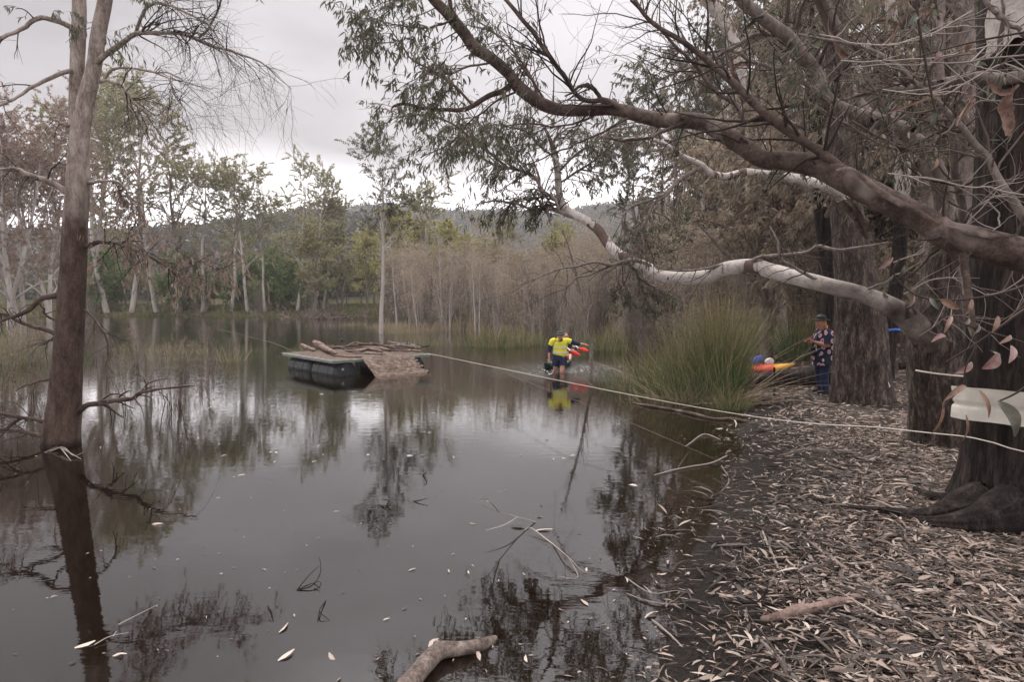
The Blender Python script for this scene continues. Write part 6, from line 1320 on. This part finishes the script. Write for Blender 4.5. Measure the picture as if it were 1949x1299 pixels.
t = NT('patterned_cloth'); tcv = t.n('ShaderNodeTexCoord'); vo = t.n('ShaderNodeTexVoronoi'); vo.inputs['Scale'].default_value = 10; mpv = t.n('ShaderNodeMapping'); mpv.inputs['Scale'].default_value = (1, 1, .75); t.l(tcv.outputs['Object'], mpv.inputs[0]); t.l(mpv.outputs[0], vo.inputs['Vector'])
cv = t.ramp(vo.outputs['Distance'], [(.0, (.06, .03, .05)), (.14, (.45, .16, .2)), (.3, (.62, .48, .5)), (.36, (.16, .13, .18)), (.42, (.02, .022, .04))], const=True); t.bsdf(cv, .8, .2); M['pattern'] = t.mt
loft('blouse', [[(.01, 0, .62, .235, .25), (.0, 0, .85, .22, .235), (-.01, 0, 1.05, .205, .225), (.0, 0, 1.2, .19, .215), (-.005, 0, 1.31, .14, .17), (-.03, 0, 1.37, .075, .085)], [(.0, -.12, 1.29, .09, .09), (.0, -.2, 1.25, .11, .11), (-.02, -.26, 1.06, .105, .105)], [(.0, .12, 1.29, .09, .09), (.0, .2, 1.25, .11, .11), (-.02, .26, 1.06, .105, .105)]], M['pattern'], wom)
loft('jeans', [[(0, 0, .92, .17, .2), (0, 0, .8, .18, .21), (0, 0, .72, .15, .18)], [(0, -.09, .8, .12, .12), (-.02, -.1, .44, .09, .09), (.02, -.1, .06, .075, .075)], [(0, .1, .8, .12, .12), (-.01, .11, .44, .09, .09), (.04, .12, .06, .075, .075)]], M['denim'], wom)
for y_, x_ in ((-.11, 0), (.13, .02)): blob('boot', [((x_ - .04, y_, .045), (.13, .05, .05)), ((x_ + .02, y_, .1), (.06, .055, .08))], M['black'], wom)
blob('hair', [((-.045, 0, 1.49), (.085, .095, .11)), ((.02, -.03, 1.39), (.04, .05, .09))], M['hair'], wom)
blob('hat', [((-.075, -.01, 1.60), (.105, .105, .085)), ((-.08, -.01, 1.565), (.19, .175, .018)), ((-.075, -.01, 1.575), (.112, .112, .02))], M['black'], wom)
# phone and the camera case hanging at her front
mb = MB(); ph = np.array([WX - .37, WY - .1, WZ + 1.15]); V, F_ = boxv(-.075, .075, -.042, .042, -.006, .006); rotp = np.array([(x * .9 , y, x * .35 + z) for x, y, z in V]) + ph; mb.add(rotp, F_); phone = solo('phone', mb, M['black'], 'phone held in both hands by the standing woman', 'phone', ph, smooth=False)
mb = MB(); V2 = (rotp - ph) * [1.06, 1.08, 1] + ph - [0, 0, .008]; mb.add(V2, F_); part('case', mb, M['red'], phone, False)
cs = thing('camera_case', 'small dark case hanging from a strap in front of the woman', 'bag', (WX - .27, WY - .06, WZ + .9)); mb = MB(); V, F_ = boxv(-.05, .05, -.07, .07, -.09, .09); mb.add(np.array(V) + np.array(cs.location), F_); o = part('pouch', mb, M['black'], cs, False); bv = o.modifiers.new('b', 'BEVEL'); bv.width = .02; bv.segments = 3
mb = MB()
for k_ in (-1, 1): tubes(mb, catmull(np.array([[WX - .03, WY + .1 * k_, WZ + 1.37], [WX - .17, WY + .08 * k_, WZ + 1.24], [WX - .22, WY - .06 + .06 * k_, WZ + 1.08], [WX - .25, WY - .06 + .05 * k_, WZ + .97]]), 14), np.full(14, .008), 5)
part('strap', mb, M['black'], cs)

# ------------------------------------------------------------------ pale kayak, life vest, fallen log
KO = P(1440, 699, 16.6); kzz = tz(KO[0], KO[1])
kayak = thing('kayak', 'orange, red and yellow sit-on-top kayak lying beyond the fallen log', 'kayak', (KO[0], KO[1], kzz))
M['korange'] = m_plain('orange_plastic', (.75, .28, .04), .4, .5, .12, 3); M['kred'] = m_plain('red_orange_plastic', (.75, .11, .05), .4, .5, .12, 3); M['kyel'] = m_plain('yellow_plastic', (.8, .42, .05), .4, .5, .12, 3)
tip = P(1512, 683, 16.2); tail = tip + np.array([-2.9, .9, -.1]); cen = (tip + tail) / 2; mb = MB()
kayak_hull(mb, 3.05, .66, .25, tip - tail, (cen[0], cen[1], 0), lambda u: 2 if u > .62 else 1 if u > .2 else 0, z0=kzz + .03, rocker=.27, tipz=.07)
part('hull', mb, [M['korange'], M['kred'], M['kyel']], kayak)
M['pfd'] = m_plain('blue_cloth', (.11, .17, .62), .7, .2, .2, 14)
d_ = nrm(tip - tail); c1 = tip - d_ * .98; c2 = tip - d_ * .62
def on(c, dx, dy, dz): return (c[0] + dx, c[1] + dy, kzz + .30 + dz)
v = thing('life_vest', 'blue life vest lying on the orange kayak', 'life vest', on(c1, 0, 0, 0)); skin_mesh('panel', [[(-.12, 0, .0, .11, .06), (-.02, -.02, .1, .12, .06), (.12, 0, .12, .07, .05)]], M['pfd'], v); skin_mesh('panel', [[(-.1, -.12, .02, .08, .05), (.0, -.1, .14, .08, .05), (.2, .0, .18, .06, .035)]], M['pfd'], v)
v = thing('seat_pad', 'grey white seat pad lying beside the blue life vest', 'cushion', on(c2, 0, 0, 0)); skin_mesh('pad', [[(-.14, 0, .02, .07, .05), (0, 0, .09, .12, .06), (.12, 0, .02, .09, .05)]], M['white'], v)
def gpt(px, py, Y, r): x = XY(px, Y); return [x, Y, tz(x, Y) + r * .75, r]
lg = np.array([gpt(1405, 0, 14.3, .17), gpt(1440, 0, 14.2, .2), gpt(1500, 0, 14.0, .22), gpt(1560, 0, 13.9, .24), gpt(1620, 0, 13.8, .26), gpt(1690, 0, 13.7, .25)]); mb = MB(); trunkmesh(mb, lg, 28, 80, 6, .08, lumps=.12); solo('fallen_log', mb, M['bark_dark'], 'long dark fallen log lying behind the standing woman', 'log', lg[2, :3])
lg = np.array([gpt(1715, 0, 16.5, .1), gpt(1760, 0, 16.3, .14), gpt(1830, 0, 16, .14)]); mb = MB(); trunkmesh(mb, lg, 20, 40, 7, .06); solo('fallen_log', mb, M['bark_dark'], 'dark log on the litter between the ribboned and the roped trunks', 'log', lg[1, :3])
sx_ = XY(1477, 12.9); sz_ = tz(sx_, 12.9); mb = MB(); tubes(mb, np.array([[sx_, 12.9, sz_ - .1], [sx_ + .01, 12.9, sz_ + .3], [sx_ - .01, 12.9, sz_ + .62]]), np.array([.025, .024, .022]), 8); solo('stake', mb, M['bark_dark'], 'short dark stake standing in the litter before the kayak', 'stake', (sx_, 12.9, sz_))
# driftwood heap on the far shore
rng = np.random.default_rng(8); c0_ = P(622, 603, 80); c0_[2] = .1
mb = MB(); n = 160; st = c0_ + rng.normal(size=(n, 3)) * [3.0, 1, .1]; st[:, 2] = np.abs(st[:, 2]); d = nrm(rng.normal(size=(n, 3)) * [1, .5, .6] + [0, 0, .4]); L = rng.uniform(.6, 2.4, n); K = 6; pts = np.zeros((n, K, 3)); pts[:, 0] = st
for k in range(1, K): d = nrm(d + rng.normal(size=(n, 3)) * .2); pts[:, k] = pts[:, k - 1] + d * (L / (K - 1))[:, None]
tubes(mb, pts, rng.uniform(.03, .10, n)[:, None] * np.linspace(1, .4, K), 4); o = solo('driftwood_heap', mb, M['twig'], 'tangled heap of grey driftwood on the far shore', 'driftwood', c0_)

mb = MB().add(*boxv(-1000, 1000, -60, 900, -4, 330))
t = NT('haze'); pv = t.n('ShaderNodeVolumePrincipled'); pv.inputs['Color'].default_value = (.95, .93, .95, 1); pv.inputs['Density'].default_value = .0004; pv.inputs['Anisotropy'].default_value = .2
t.l(pv.outputs[0], t.out.inputs['Volume']); M['haze'] = t.mt
kindof(link('haze', mb.mesh('haze', [M['haze']], smooth=False)), 'stuff'); SC.cycles.volume_bounces = 0

# flooded bare shrubs near the forked trunk
rng = np.random.default_rng(51)
fs = Proto('flooded_shrub', gum(71, 2.2, .022, 9, .5, .05, 700, (.04, .09), (.008, .016), .1, .35, .6, stems=4, n2=6, n3=3, S=5), M['bark_far'], M['twig'], M['leaf_brown'])
for i, (px, Y) in enumerate([(225, 13), (290, 15), (345, 18), (400, 21), (205, 17), (255, 20), (320, 12.5), (60, 14), (10, 17), (-20, 12), (180, 22), (440, 24), (520, 27), (380, 14.5)]):
    fs.put(XY(px, Y), Y, rng.uniform(0, 6.28), rng.uniform(.45, .95), 'bare reddish brown shrub standing flooded in the pond', 'shrub', 'flooded shrubs beyond the forked trunk', z=-.15)
